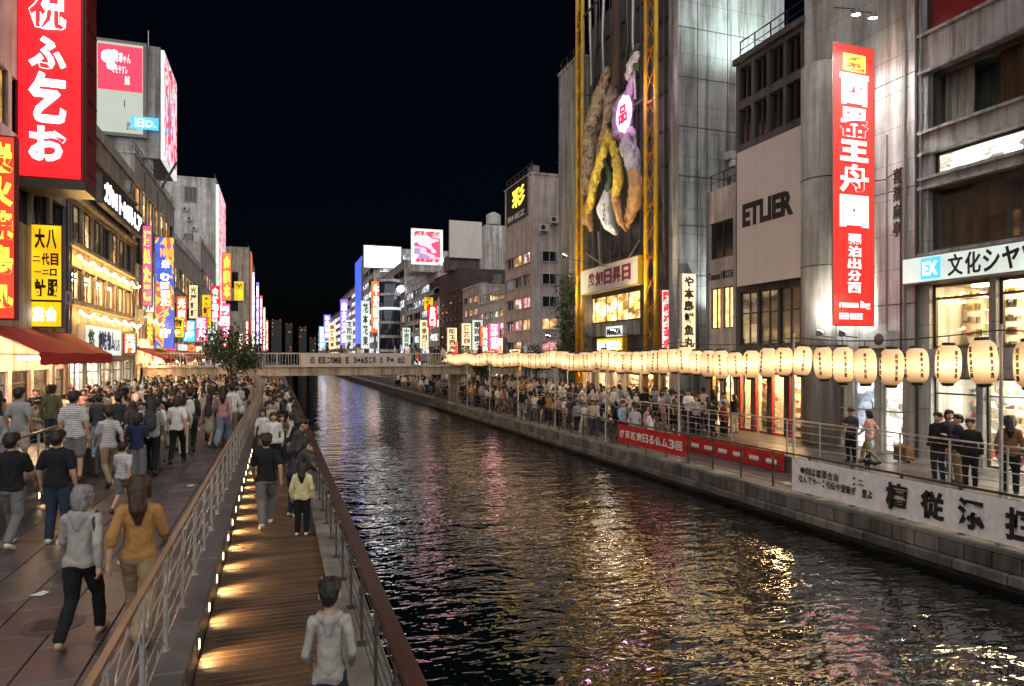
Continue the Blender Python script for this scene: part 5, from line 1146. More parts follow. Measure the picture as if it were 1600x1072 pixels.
vsign('pinkish red neon sign below the rounded orange one', Yv+1, 346, 360, 474, 545, 'face_pink', [], [('ラーメン', .15, .85, .05, .95, 'ink_white', .05)], .1, 'red_paint')
for i, (px, w_, pt, pb, mt, cn, Yv) in enumerate(((396, 4, 425, 548, 'face_white', 'cool white', 150), (402.5, 4.5, 441, 548, 'face_violet', 'blue violet', 165), (408, 4, 462, 548, 'face_pink', 'magenta', 180), (413, 3.5, 480, 548, 'face_white', 'pale', 200), (417.5, 3, 500, 548, 'face_orange', 'amber', 225), (386, 5, 500, 540, 'face_red', 'red', 140), (376, 7, 520, 545, 'face_cream', 'cream', 130))):
    S = Face('F', Yv); xa, xb = xAt(px-w_/2, Yv), xAt(px+w_/2, Yv)
    sign('vertical_sign', f'slender {cn} neon sign far along the promenade', S, xa, xb, zY(px, pb, Yv), zY(px, pt, Yv), .4, mt, 'frame_grey', (), [(rtext(5, 400+i), .2, .8, .05, .95, 'ink_white', .03)], t0=.4, group='far neon signs of the promenade')
block('far_row', 'far dim row of buildings behind the slender neon signs', 'L', -5.0, 205, 330, 20, 9, [(0, 3, 20, 1), (5, 7.5, 18, 1.4), (10, 12.5, 18, 1.4), (15, 17.5, 18, 1.4)], 'conc_grey', ['room_gold', 'glass_dark', 'room_cool', 'room_pink'], 57)
CN = {'face_cream': 'cream', 'face_white': 'white', 'face_red': 'red', 'face_yellow': 'yellow', 'face_orange': 'orange', 'face_cyan': 'sky blue', 'face_pink': 'pink'}
for i, (Yv, z0, h_, w_, mt) in enumerate(((53.5, 6.0, 2.6, .8, 'face_white'), (60.5, 4.4, 1.6, 1.1, 'face_cream'), (63, 8.6, 3.0, .8, 'face_red'), (66, 4.6, 1.8, 1.2, 'face_yellow'), (70.5, 5.2, 3.4, .9, 'face_orange'), (75, 4.4, 2.2, 1.2, 'face_cyan'), (80, 7.0, 3.6, .9, 'face_cream'), (86, 4.6, 3.0, 1.3, 'face_pink'), (93, 6.5, 4.2, 1.1, 'face_yellow'), (99, 4.6, 3.4, 1.4, 'face_white'), (105, 8, 5, 1.2, 'face_red'), (47.5, 3.1, 1.3, .7, 'face_orange'))):
    sign('projecting_sign', f'{ORD[i]} small sign jutting from the promenade shops, lit {CN[mt]} with characters', Face('F', Yv), LX+.03, LX+.03+w_, z0, z0+h_, .2, mt, 'frame_grey', (), [(rtext(max(2, int(h_/w_)), 700+i), .15, .85, .05, .95, 'ink_dark' if mt in ('face_white', 'face_cream', 'face_yellow') else 'ink_white', .03)], t0=.2, group='small projecting signs of the promenade shops')
# awnings, lamps and small shop signs along the near bank
AW = ['awning_red', 'awning_brown', 'orange_paint', 'awning_red', 'awning_brown', 'awning_red']
for i, (a, b_) in enumerate(((52, 57), (58.5, 63), (64, 69), (71, 77), (78.5, 84), (86, 91))):
    t = thing('shop_awning', f'{ORD[i]} sloping canopy with a lamp under it beyond the restaurant building', 'awning', F.p((a+b_)/2, 2.6, 0), 'canopies along the promenade shops')
    mb = MB(); vs = [F.p(u, z, d) for u in (a, b_) for z, d in ((3.5, -.02), (2.8, -1.7), (2.55, -1.7), (2.5, -1.66), (2.74, -1.62), (3.42, -.02))]
    mb.add(vs, [(k, (k+1) % 6, 6+(k+1) % 6, 6+k) for k in range(6)]+[tuple(range(5, -1, -1)), tuple(range(6, 12))]); mb.build('canopy', AW[i], t)
    MB().fbox(F, a+.4, b_-.4, 2.5, 2.56, -.9, -.8).build('tube_lamp', ['lamp_gold', 'lamp_warm', 'lamp_white'][i % 3], t)
    MB().fbox(F, a+.6, b_-.6, 3.55, 4.15, -.3, -.02).build('name_board', ['face_cream', 'face_yellow', 'face_pink', 'face_white', 'face_orange', 'face_cream'][i], t)
# ------------------------------------------------------------------ trees and bushes
def tree(label, x, y, z0, h, rad, n, seed, leafsize=.11, name='street_tree'):
    r = random.Random(seed); t = thing(name, label, 'tree', (x, y, z0)); tb = MB(); tips = []
    tb.tube([(x, y, z0), (x+.05, y, z0+h*.3), (x-.04, y+.03, z0+h*.55)], [.09, .075, .06], 8)
    for k in range(9):
        a = k*2.4; b0 = Vector((x, y, z0+h*(.35+.03*k))); e_ = Vector((x+math.cos(a)*rad*r.uniform(.5, .95), y+math.sin(a)*rad*r.uniform(.5, .95), z0+h*r.uniform(.62, .98)))
        m_ = b0.lerp(e_, .5)+Vector((0, 0, .12)); tb.tube([b0, m_, e_], [.04, .025, .01], 5); tips += [e_, b0.lerp(e_, .7), m_.lerp(e_, .6)]
    tb.build('trunk', 'bark', t); leaves(tips, n, rad*.23, leafsize, seed).build('crown', ['leaf', 'leaf_dark'], t); return t
tree('small leafy tree standing in the promenade crowd before the footbridge', xAt(362, 37), 37, 0, zAt(516, xAt(362, 37), 37), 1.35, 2600, 5, .1)
tree('small round dark tree on the far street by the lanterns', xAt(838, 46), 46, UZ, 3.9, .9, 1500, 8, .1)
tree('small spiky palm among the far crowd', xAt(752, 50), 50, UZ, 3.0, .7, 700, 9, .14, 'palm')
# ================================================================== PEOPLE
def mir(p): return (-p[0], p[1], p[2])
def lerp3(a, b, f): return tuple(a[i]+(b[i]-a[i])*f for i in range(3))
def figure(pose='stand', sleeve='short', bottom='trousers', female=False, hood=False, hero=False, slim=1.0):
    """joints in metres for a person 1.70 m tall who faces +y; returns the rounded volumes and the head centre"""
    J = {'hL': (-.085, 0, .9), 'hR': (.085, 0, .9), 'kL': (-.095, .03, .48), 'kR': (.095, .03, .48), 'aL': (-.1, -.02, .09), 'aR': (.1, -.02, .09),
         'sL': (-.168, -.01, 1.375), 'sR': (.168, -.01, 1.375), 'eL': (-.225, -.05, 1.11), 'eR': (.225, -.05, 1.11), 'wL': (-.235, .03, .875), 'wR': (.235, .03, .875)}
    tilt = 0.0; drop = 0.0; heel = {'L': 0, 'R': 0}
    if pose in ('walk', 'walk2'):
        s_ = 1 if pose == 'walk' else -1; f, b_ = ('R', 'L') if s_ > 0 else ('L', 'R'); sx = {'L': -1, 'R': 1}
        J['k'+f] = (sx[f]*.09, .2, .5); J['a'+f] = (sx[f]*.085, .27, .095); J['k'+b_] = (sx[b_]*.09, -.03, .475); J['a'+b_] = (sx[b_]*.085, -.33, .16); heel[b_] = .1
        J['e'+b_] = (sx[b_]*.215, .07, 1.12); J['w'+b_] = (sx[b_]*.2, .24, .95); J['e'+f] = (sx[f]*.22, -.15, 1.13); J['w'+f] = (sx[f]*.235, -.17, .89); drop = .02
    if pose == 'phone':
        for s_, x in (('L', -1), ('R', 1)): J['e'+s_] = (x*.22, .02, 1.12); J['w'+s_] = (x*.07, .27, 1.2)
    if pose == 'hold':                       # forearms forward at belt height
        for s_, x in (('L', -1), ('R', 1)): J['e'+s_] = (x*.215, -.05, 1.11); J['w'+s_] = (x*.2, .15, .95)
    if pose == 'lean':
        tilt = .38
        for s_, x in (('L', -1), ('R', 1)): J['e'+s_] = (x*.2, .2, 1.16); J['w'+s_] = (x*.12, .42, 1.12)
    if pose == 'sit':                        # crouching low
        drop = .5
        for s_, x in (('L', -1), ('R', 1)): J['k'+s_] = (x*.16, .36, .52); J['a'+s_] = (x*.13, .1, .09); J['e'+s_] = (x*.24, .2, 1.1); J['w'+s_] = (x*.1, .42, 1.05)
        tilt = .3
    def up(p):                               # lean and drop everything above the hips
        x, y, z = p; dz = z-.92; y2 = y*math.cos(tilt)+dz*math.sin(tilt); z2 = .92+dz*math.cos(tilt)-y*math.sin(tilt); return (x, y2, z2-drop)
    P = []
    sh = .92 if female else 1.0; bag = .006 if hero else .0
    def add(a, b_, ra, rb, sq, tag): P.append((a, b_, ra*slim if tag in (1, 2) else ra, rb*slim if tag in (1, 2) else rb, sq, tag))
    # trunk and clothes
    add(up((0, -.005, .97)), up((0, 0, 1.16)), .15, .138, .74, 1); add(up((0, 0, 1.16)), up((0, -.01, 1.31)), .14, .155*sh, .72, 1)
    add(up((-.125*sh, -.01, 1.365)), up((.125*sh, -.01, 1.365)), .072, .072, .95, 1); add(up((-.06, -.015, 1.41)), up((.06, -.015, 1.41)), .055, .055, 1, 1)
    add(up((-.05, -.005, .93)), up((.05, -.005, .93)), .118, .118, .88, 1)
    hp = (0, -drop*.45, -drop)
    hip = {s_: tuple(J['h'+s_][i]+(hp[i] if i else 0) for i in range(3)) for s_ in 'LR'}
    add(lerp3(hip['L'], hip['R'], .1), lerp3(hip['L'], hip['R'], .9), .115, .115, .95, 2)
    for s_, x in (('L', -1), ('R', 1)):
        k, a = J['k'+s_], J['a'+s_]
        if bottom in ('trousers', 'wide'):
            w_ = .0 if bottom == 'trousers' else .03
            add(hip[s_], k, .1, .07+w_, 1, 2); add(k, (a[0], a[1], a[2]+.01), .068+w_, .056+w_*1.1, 1, 2)
        elif bottom == 'shorts':
            add(hip[s_], lerp3(hip[s_], k, .85), .1, .09, 1, 2); add(lerp3(hip[s_], k, .7), k, .062, .052, 1, 0); add(k, a, .055, .036, 1, 0)
        else:
            add(hip[s_], k, .09, .058, 1, 0); add(k, a, .052, .034, 1, 0)
        h = heel[s_]; t0 = (a[0], a[1]-.035, a[2]-.05); t1 = (a[0]+x*.015, a[1]+.125, max(.034, a[2]-.05-h))
        add(t0, t1, .043, .039, 1, 3); add((a[0], a[1], a[2]+.0), t0, .042, .04, 1, 3)
        S, E, W = up(J['s'+s_]), up(J['e'+s_]), up(J['w'+s_])
        S = (S[0]*sh, S[1], S[2])
        if sleeve == 'short':
            add(S, lerp3(S, E, .72), .056, .062, 1, 1); add(lerp3(S, E, .5), E, .043, .04, 1, 0); add(E, W, .04, .027, 1, 0)
        elif sleeve == 'elbow':
            add(S, E, .057, .058, 1, 1); add(E, lerp3(E, W, .2), .06, .058, 1, 1); add(E, W, .038, .027, 1, 0)
        else:
            add(S, E, .056, .05, 1, 1); add(E, lerp3(E, W, .92), .053, .04, 1, 1)
        d = (Vector(W)-Vector(E)).normalized(); Wv = Vector(W); inw = Vector((-x, 0, 0)); side = d.cross(inw).normalized()
        if hero:                              # palm, four fingers and a thumb
            add(W, tuple(Wv+d*.07), .026, .034, .8, 0)
            fwd = Vector((0, 1, 0)); fwd = (fwd-d*fwd.dot(d)).normalized()
            for i, (o_, L) in enumerate(((.027, .062), (.009, .072), (-.009, .067), (-.027, .052))):
                b0 = Wv+d*.075+fwd*o_; m1 = b0+d*L*.55+inw*.008; m2 = m1+d*L*.42+inw*.022
                add(tuple(b0), tuple(m1), .0098, .009, 1, 0); add(tuple(m1), tuple(m2), .009, .0078, 1, 0)
            b0 = Wv+d*.02+fwd*.026; m1 = b0+d*.03+fwd*.026+inw*.008; m2 = m1+d*.034+fwd*.004+inw*.01
            add(tuple(b0), tuple(m1), .0135, .0112, 1, 0); add(tuple(m1), tuple(m2), .011, .0088, 1, 0)
        else:
            add(W, tuple(Wv+d*.06), .027, .034, .8, 0); add(tuple(Wv+d*.07), tuple(Wv+d*.14+inw*.02), .03, .018, .8, 0); add(tuple(Wv+d*.02), tuple(Wv+d*.07+Vector((0, .045, 0))), .014, .01, 1, 0)
    if bottom == 'skirt': add((0, hip['L'][1], hip['L'][2]+.02), (0, hip['L'][1], hip['L'][2]-.32), .13, .19, .9, 2)
    # neck, head, face
    add(up((0, -.01, 1.42)), up((0, .0, 1.53)), .05, .048, 1, 0)
    add(up((0, .0, 1.575)), up((0, -.005, 1.635)), .086, .09, 1.1, 0); add(up((0, .04, 1.535)), up((0, .045, 1.55)), .052, .056, 1, 0)
    add(up((0, .092, 1.59)), up((0, .108, 1.562)), .011, .015, 1, 0)
    for x in (-1, 1):
        add(up((x*.088, -.005, 1.59)), up((x*.092, -.012, 1.568)), .02, .015, 1.1, 0)
        add(up((x*.034, .085, 1.6)), up((x*.037, .085, 1.6)), .011, .011, 1, 4)
    add(up((-.014, .09, 1.525)), up((.014, .09, 1.525)), .0085, .0085, 1, 4)
    if hood:
        add(up((-.09, -.03, 1.42)), up((0, -.1, 1.4)), .045, .055, 1, 1); add(up((.09, -.03, 1.42)), up((0, -.1, 1.4)), .045, .055, 1, 1)
        add(up((0, -.1, 1.4)), up((0, -.115, 1.3)), .075, .04, .7, 1); add(up((-.085, .0, 1.43)), up((-.04, .07, 1.39)), .035, .03, 1, 1); add(up((.085, 0, 1.43)), up((.04, .07, 1.39)), .035, .03, 1, 1)
    return P, up((0, 0, 1.6)), tilt
def tone(name, col, rough=.6):
    m, nt, out = nmat(name); p = N(nt, 'ShaderNodeBsdfPrincipled', Roughness=rough); oi = N(nt, 'ShaderNodeObjectInfo')
    n = N(nt, 'ShaderNodeTexNoise', Scale=14.0, Detail=3.0); nt.links.new(coords(nt, (1, 1, .35), False), n.inputs['Vector'])
    c = mixc(nt, col, ramp(nt, n.outputs[0], [(.3, (.72,)*3), (.7, (1.08,)*3)]), 1.0); c = mixc(nt, c, ramp(nt, oi.outputs['Random'], [(0, (.78,)*3), (1, (1.12,)*3)]), 1.0)
    nt.links.new(c, p.inputs['Base Color']); nt.links.new(p.outputs[0], out.inputs[0]); M[name] = m
tone('skin', (.5, .3, .2)); tone('eye_dark', (.08, .035, .03)); tone('shoe_dark', (.03, .03, .03)); tone('shoe_white', (.6, .58, .55)); tone('shoe_tan', (.36, .25, .16))
def strands(name, c1, c2):
    m, nt, out = nmat(name); p = N(nt, 'ShaderNodeBsdfPrincipled', Roughness=.42); p.inputs['Specular IOR Level'].default_value = .35
    n = N(nt, 'ShaderNodeTexNoise', Scale=1.0, Detail=4.0, Roughness=.7); nt.links.new(coords(nt, (70, 70, 7), False), n.inputs['Vector'])
    nt.links.new(ramp(nt, n.outputs[0], [(.3, c1), (.7, c2)]), p.inputs['Base Color'])
    b = N(nt, 'ShaderNodeBump', Strength=.9, Distance=.006); nt.links.new(n.outputs[0], b.inputs['Height']); nt.links.new(b.outputs[0], p.inputs['Normal']); nt.links.new(p.outputs[0], out.inputs[0]); M[name] = m
strands('hair_black', (.006, .005, .005), (.026, .02, .018)); strands('hair_brown', (.018, .009, .006), (.06, .03, .018)); strands('hair_grey', (.06, .055, .055), (.34, .32, .32))
TOPS = {'black': (.016, .016, .018), 'charcoal': (.05, .05, .055), 'white': (.66, .64, .6), 'grey': (.3, .3, .3), 'beige': (.48, .38, .27), 'navy': (.025, .03, .07), 'olive': (.1, .1, .045), 'mustard': (.42, .25, .05), 'brown': (.16, .085, .045), 'dusty pink': (.46, .25, .24), 'pale blue': (.3, .38, .48), 'dark red': (.2, .03, .03)}
BOTS = {'black': (.014, .014, .015), 'dark denim': (.03, .04, .065), 'grey': (.16, .16, .16), 'khaki': (.28, .21, .12), 'pale denim': (.2, .25, .31), 'cream': (.48, .43, .35)}
for k, c in TOPS.items(): cloth('top_'+k.replace(' ', '_'), c)
for k, c in BOTS.items(): cloth('bot_'+k.replace(' ', '_'), c)
cloth('top_striped', (.6, .58, .55), (.22, .22, .23)); cloth('top_grey_marl', (.34, .325, .3)); cloth('top_tan', (.36, .19, .065)); cloth('top_lemon', (.62, .56, .3))
def hair(kind, voxel):
    P = [((0, -.03, .015), (0, -.016, .05), .095, .096, 1.06, 0)]
    P += [((-.032, .016, .07), (.032, .016, .07), .076, .076, 1, 0)]
    if kind == 'short': P += [((0, -.06, -.03), (0, -.05, .03), .07, .09, 1, 0), ((-.03, .055, .095), (.03, .055, .095), .034, .034, 1, 0)]
    if kind == 'bob': P += [((0, -.05, -.07), (0, -.04, .03), .092, .1, 1, 0), ((-.085, .0, -.07), (-.08, 0, .03), .032, .04, 1, 0), ((.085, .0, -.07), (.08, 0, .03), .032, .04, 1, 0), ((-.05, .07, .07), (.05, .07, .07), .03, .03, 1, 0)]
    if kind == 'long': P += [((0, -.06, .0), (.01, -.115, -.2), .1, .085, .9, 0), ((.01, -.115, -.2), (.015, -.125, -.34), .085, .035, .7, 0), ((-.08, -.01, -.08), (-.075, -.01, .03), .034, .04, 1, 0), ((.08, -.01, -.08), (.075, -.01, .03), .034, .04, 1, 0), ((-.05, .07, .07), (.05, .07, .07), .03, .03, 1, 0)]
    if kind == 'bun': P += [((0, -.05, -.03), (0, -.04, .03), .075, .095, 1, 0), ((0, -.11, .07), (0, -.125, .085), .045, .045, 1, 0)]
    if kind == 'cap': P += [((0, -.04, -.04), (0, -.04, .03), .07, .09, 1, 0), ((-.05, .12, .055), (.05, .12, .055), .02, .02, 2.2, 0), ((0, 0, .06), (0, 0, .08), .098, .085, 1.1, 0)]
    # keep the face free: cut the volumes in front by moving them back
    P = [((a[0], a[1]-.012, a[2]), (b_[0], b_[1]-.012, b_[2]), ra, rb, sq, tg) if i == 0 else (a, b_, ra, rb, sq, tg) for i, (a, b_, ra, rb, sq, tg) in enumerate(P)]
    return skin_over('hair', [(a, b_, ra, rb, sq, 1) for a, b_, ra, rb, sq, tg in P], voxel, 2, .007, ['hair_black', 'hair_black'], 17.0)
HAIR = {(k, q): hair(k, v) for k in ('short', 'bob', 'long', 'bun', 'cap') for q, v in (('near', .013), ('far', .026))}
packm = skin_over('backpack', [((0, -.2, 1.1), (0, -.2, 1.3), .13, .115, .62, 0), ((0, -.26, 1.08), (0, -.26, 1.16), .085, .085, .5, 0), ((-.1, -.12, 1.4), (-.1, .06, 1.36), .022, .022, 1, 0), ((.1, -.12, 1.4), (.1, .06, 1.36), .022, .022, 1, 0), ((-.1, .07, 1.35), (-.12, .06, 1.15), .02, .02, 1, 0), ((.1, .07, 1.35), (.12, .06, 1.15), .02, .02, 1, 0)], .02, 1, 0, ['top_charcoal'])
totem = skin_over('shoulder_bag', [((.26, .02, .86), (.26, .02, 1.0), .09, .085, 1.2, 0), ((.24, .0, 1.05), (.17, 0, 1.43), .014, .014, 1, 0)], .018, 1, 0, ['top_beige'])
TPL = {}
def HEM(pose): return None if pose in ('sit', 'lean') else .85
def template(key, q):
    if (key, q) not in TPL:
        pose, sl, bt, fem = key; P, hc, tl = figure(pose, sl, bt, fem)
        TPL[key, q] = (skin_over('person', P, .018 if q == 'near' else .03, 2 if q == 'near' else 1, .007 if q == 'near' else .003, hem=HEM(pose)), hc, tl)
    return TPL[key, q]
def person(body, loc, rz, sc, top, bot, shoe, hk, hm, label, group, q='near', extra=None, skin='skin'):
    me, hc, tl = body
    o = bpy.data.objects.new('person', me); COL.objects.link(o); o.location = loc; o.rotation_euler = (0, 0, rz); o.scale = (sc*random.uniform(.95, 1.06), sc, sc)
    for i, m_ in enumerate((skin, 'top_'+top.replace(' ', '_'), 'bot_'+bot.replace(' ', '_'), shoe)): o.material_slots[i].link = 'OBJECT'; o.material_slots[i].material = M[m_]
    o['label'] = label; o['category'] = 'person'
    if group: o['group'] = group
    h = bpy.data.objects.new('hair', HAIR[hk, q]); COL.objects.link(h); h.parent = o; h.location = hc; h.rotation_euler = (-tl, 0, 0)
    for s_ in h.material_slots: s_.link = 'OBJECT'; s_.material = M[hm]
    if extra:
        b_ = bpy.data.objects.new(extra[0], packm if extra[0] == 'backpack' else totem); COL.objects.link(b_); b_.parent = o
        b_.material_slots[0].link = 'OBJECT'; b_.material_slots[0].material = M['top_'+extra[1].replace(' ', '_')]
    return o
# ------------------------------------------------------------------ the people one can tell apart
def hero(pose, sl, bt, fem, px, py, z, hpx, rz, top, bot, shoe, hk, hm, label, hood=False, slim=1.0, extra=None, real=True):
    x, y = ground(px, py, z); H = (py-hpx)*depth(x, y)/FPX
    P, hc, tl = figure(pose, sl, bt, fem, hood, real, slim)
    body = (skin_over('person', P, .0095 if real else .015, 3, .0085, hem=HEM(pose)), hc, tl)
    return person(body, (x, y, z), rz, H/1.715, top, bot, shoe, hk, hm, label, None, 'near', extra)
a = hero('walk', 'long', 'trousers', True, 128, 1003, 0, 758, R(-8), 'grey marl', 'black', 'shoe_tan', 'bob', 'hair_grey', 'grey haired person in light grey hooded top and black trousers with shoulder strap', True, 1.06)
MB().tube([Vector(v)+a.location for v in ((.12, .13, 1.33), (.14, .03, 1.42), (.15, -.1, 1.35), (.19, -.14, 1.2), (.21, -.1, 1.02), (.2, -.02, .95))], .014, 6).build('bag_strap', 'black_paint', a)
hero('walk2', 'elbow', 'wide', True, 218, 998, 0, 742, R(-4), 'tan', 'khaki', 'shoe_tan', 'long', 'hair_brown', 'person with long dark hair in tan shirt and wide khaki trousers', False, 1.03)
hero('walk2', 'short', 'trousers', False, 18, 855, 0, 676, R(-5), 'black', 'grey', 'shoe_white', 'short', 'hair_black', 'person in black T-shirt and grey jeans at the very edge of the picture', False, 1.08)
hero('stand', 'short', 'trousers', False, 90, 848, 0, 674, R(-10), 'black', 'dark denim', 'shoe_white', 'short', 'hair_black', 'person in black T-shirt and dark jeans beside the low granite wall', False, 1.06)
x, y = .37, 5.32
P, hc, tl = figure('hold', 'long', 'trousers', True, True, True, .84); body = (skin_over('person', P, .0095, 3, .009, hem=.86), hc, tl)
b5 = person(body, (x, y, DZ), R(-8), 1.52/1.715, 'grey marl', 'dark denim', 'shoe_white', 'short', 'hair_black', 'young person in grey hooded sweatshirt on the boardwalk close to the camera', None); b5.scale.x *= .86
hero('walk', 'short', 'trousers', False, 416, 823, DZ, 677, R(4), 'black', 'grey', 'shoe_white', 'short', 'hair_black', 'person in black shirt and faded grey jeans walking down the boardwalk middle', False, 1.08)
hero('stand', 'long', 'trousers', True, 472, 836, DZ, 722, R(-14), 'lemon', 'black', 'shoe_white', 'long', 'hair_black', 'small person in pale lemon jacket and black trousers by the wooden handrail', True, 1.12)
TZ = .53
hero('stand', 'short', 'shorts', False, 116, 752, TZ, 612, R(-8), 'striped', 'grey', 'shoe_dark', 'short', 'hair_black', 'person in loose striped white T-shirt and shorts on the raised terrace', False, 1.16, real=False)
hero('walk', 'long', 'trousers', False, 155, 716, TZ, 615, R(6), 'charcoal', 'pale denim', 'shoe_white', 'short', 'hair_black', 'person in dark jacket and pale jeans on the terrace edge', False, 1.06, real=False)
hero('walk2', 'long', 'trousers', True, 236, 742, 0, 620, R(4), 'grey', 'black', 'shoe_dark', 'long', 'hair_black', 'person in grey coat with charcoal backpack and dark legs on the promenade', False, 1.05, ('backpack', 'charcoal'), False)
hero('walk', 'short', 'trousers', True, 277, 724, 0, 618, R(-6), 'white', 'black', 'shoe_dark', 'bob', 'hair_brown', 'person in white blouse and black trousers striding on the open paving', False, 1.03, None, False)
hero('walk2', 'long', 'trousers', False, 297, 705, 0, 606, R(3), 'charcoal', 'black', 'shoe_dark', 'short', 'hair_black', 'person in dark coat with white backpack walking away over the paving', False, 1.04, ('backpack', 'white'), False)
hero('stand', 'long', 'wide', True, 330, 690, 0, 604, R(10), 'beige', 'black', 'shoe_white', 'bob', 'hair_brown', 'person in beige top with shoulder bag beside the couple near the cable railing', False, 1.0, ('shoulder_bag', 'white'), False)
hero('walk', 'long', 'wide', True, 349, 698, 0, 603, R(-10), 'dusty pink', 'pale denim', 'shoe_white', 'long', 'hair_black', 'person in dusty pink top and light wide trousers near the cable railing', False, 1.0, None, False)
hero('stand', 'long', 'trousers', True, 362, 688, 0, 600, R(12), 'white', 'khaki', 'shoe_dark', 'short', 'hair_black', 'person in white top leaning towards the cable railing with pale bag', False, 1.0, ('shoulder_bag', 'white'), False)
hero('walk', 'short', 'shorts', False, 193, 802, 0, 690, R(-20), 'striped', 'grey', 'shoe_dark', 'short', 'hair_black', 'small person in crumpled striped shirt on the paving behind the grey haired one', False, 1.12, None, False)
hero('walk', 'short', 'skirt', True, 210, 735, 0, 640, R(0), 'black', 'black', 'shoe_dark', 'long', 'hair_black', 'person in black dress with long hair and pink waist bag', False, 1.0, ('shoulder_bag', 'dusty pink'), False)
# far quay, near end
for (pose, px, py, hp, rz, top, bot, hk, lab) in (
        ('stand', 1466, 752, 645, 95, 'black', 'dark denim', 'short', 'person in black hooded jacket of the group before the bright shop window'),
        ('phone', 1497, 756, 648, 60, 'navy', 'khaki', 'short', 'person in navy jacket in the middle of the group before the shop window'),
        ('stand', 1516, 764, 655, 120, 'black', 'black', 'short', 'person in black coat and black trousers nearest the railing in the group'),
        ('walk', 1483, 748, 640, 150, 'charcoal', 'grey', 'bob', 'person in charcoal top half hidden at the back of the group'),
        ('stand', 1578, 772, 650, -60, 'brown', 'black', 'long', 'person in brown coat at the lit shop shelves next to the mint sign building'),
        ('phone', 1330, 722, 638, 100, 'charcoal', 'black', 'cap', 'person in dark jacket and cap beside the rounded column'),
        ('walk', 1358, 726, 640, 20, 'dusty pink', 'khaki', 'bob', 'person in dusty pink top walking past the pale doors'),
        ('stand', 1130, 680, 628, 90, 'dark red', 'black', 'short', 'person in dark red top by the red lit souvenir shop'),
        ('walk', 1115, 682, 625, 0, 'black', 'black', 'short', 'person in black at the corner of the red lit souvenir shop'),
        ('sit', 1360, 734, 690, 80, 'black', 'black', 'long', 'person in black crouching by the step railing'),):
    hero(pose, 'long', 'trousers', hk in ('bob', 'long'), px, py, UZ+.005, hp, R(rz), top, bot, 'shoe_dark', hk, 'hair_black', lab, lab.find('hooded') > 0, 1.05, None, False)
t = thing('travel_bag', 'brown travel bag with handle standing on the far walk by the step railing', 'bag', (*ground(1412, 722, UZ), UZ))
bx_, by_ = t.location.x, t.location.y
MB().box(bx_-.16, bx_+.16, by_-.22, by_+.22, UZ+.06, UZ+.5).build('bag_body', 'top_brown', t); MB().tube([(bx_, by_-.12, UZ+.5), (bx_, by_-.12, UZ+.8), (bx_, by_+.12, UZ+.8), (bx_, by_+.12, UZ+.5)], .015, 6).build('handle', 'black_paint', t)
for s_ in (-1, 1): MB().lathe((bx_, by_+s_*.17, UZ+.0), [(.03, 0), (.035, .03), (.03, .06)], 8).build('wheel', 'black_paint', t)
# ------------------------------------------------------------------ the crowds
KEYS = [('walk', 'short', 'trousers', False), ('walk2', 'long', 'trousers', False), ('stand', 'long', 'trousers', True), ('stand', 'short', 'shorts', False), ('walk', 'long', 'wide', True), ('walk2', 'short', 'skirt', True), ('phone', 'long', 'trousers', False), ('phone', 'short', 'wide', True)]
LEAN = ('lean', 'short', 'trousers', False); LEAN2 = ('lean', 'long', 'trousers', True)
DO = {'walk': 'walking', 'walk2': 'striding', 'stand': 'standing', 'phone': 'holding a phone', 'lean': 'leaning on the rail', 'sit': 'crouching'}
BT = {'trousers': 'trousers', 'wide': 'wide trousers', 'shorts': 'shorts', 'skirt': 'skirt'}
rc = random.Random(2024); TAKEN = [(o.location.x, o.location.y) for o in COL.objects if o.name.startswith('person')]
topw = ['black']*8+['charcoal']*4+['white']*8+['grey']*5+['beige']*5+['navy']*2+['olive', 'mustard', 'brown', 'brown', 'dusty pink', 'dusty pink', 'pale blue', 'striped']
SEEN = {}
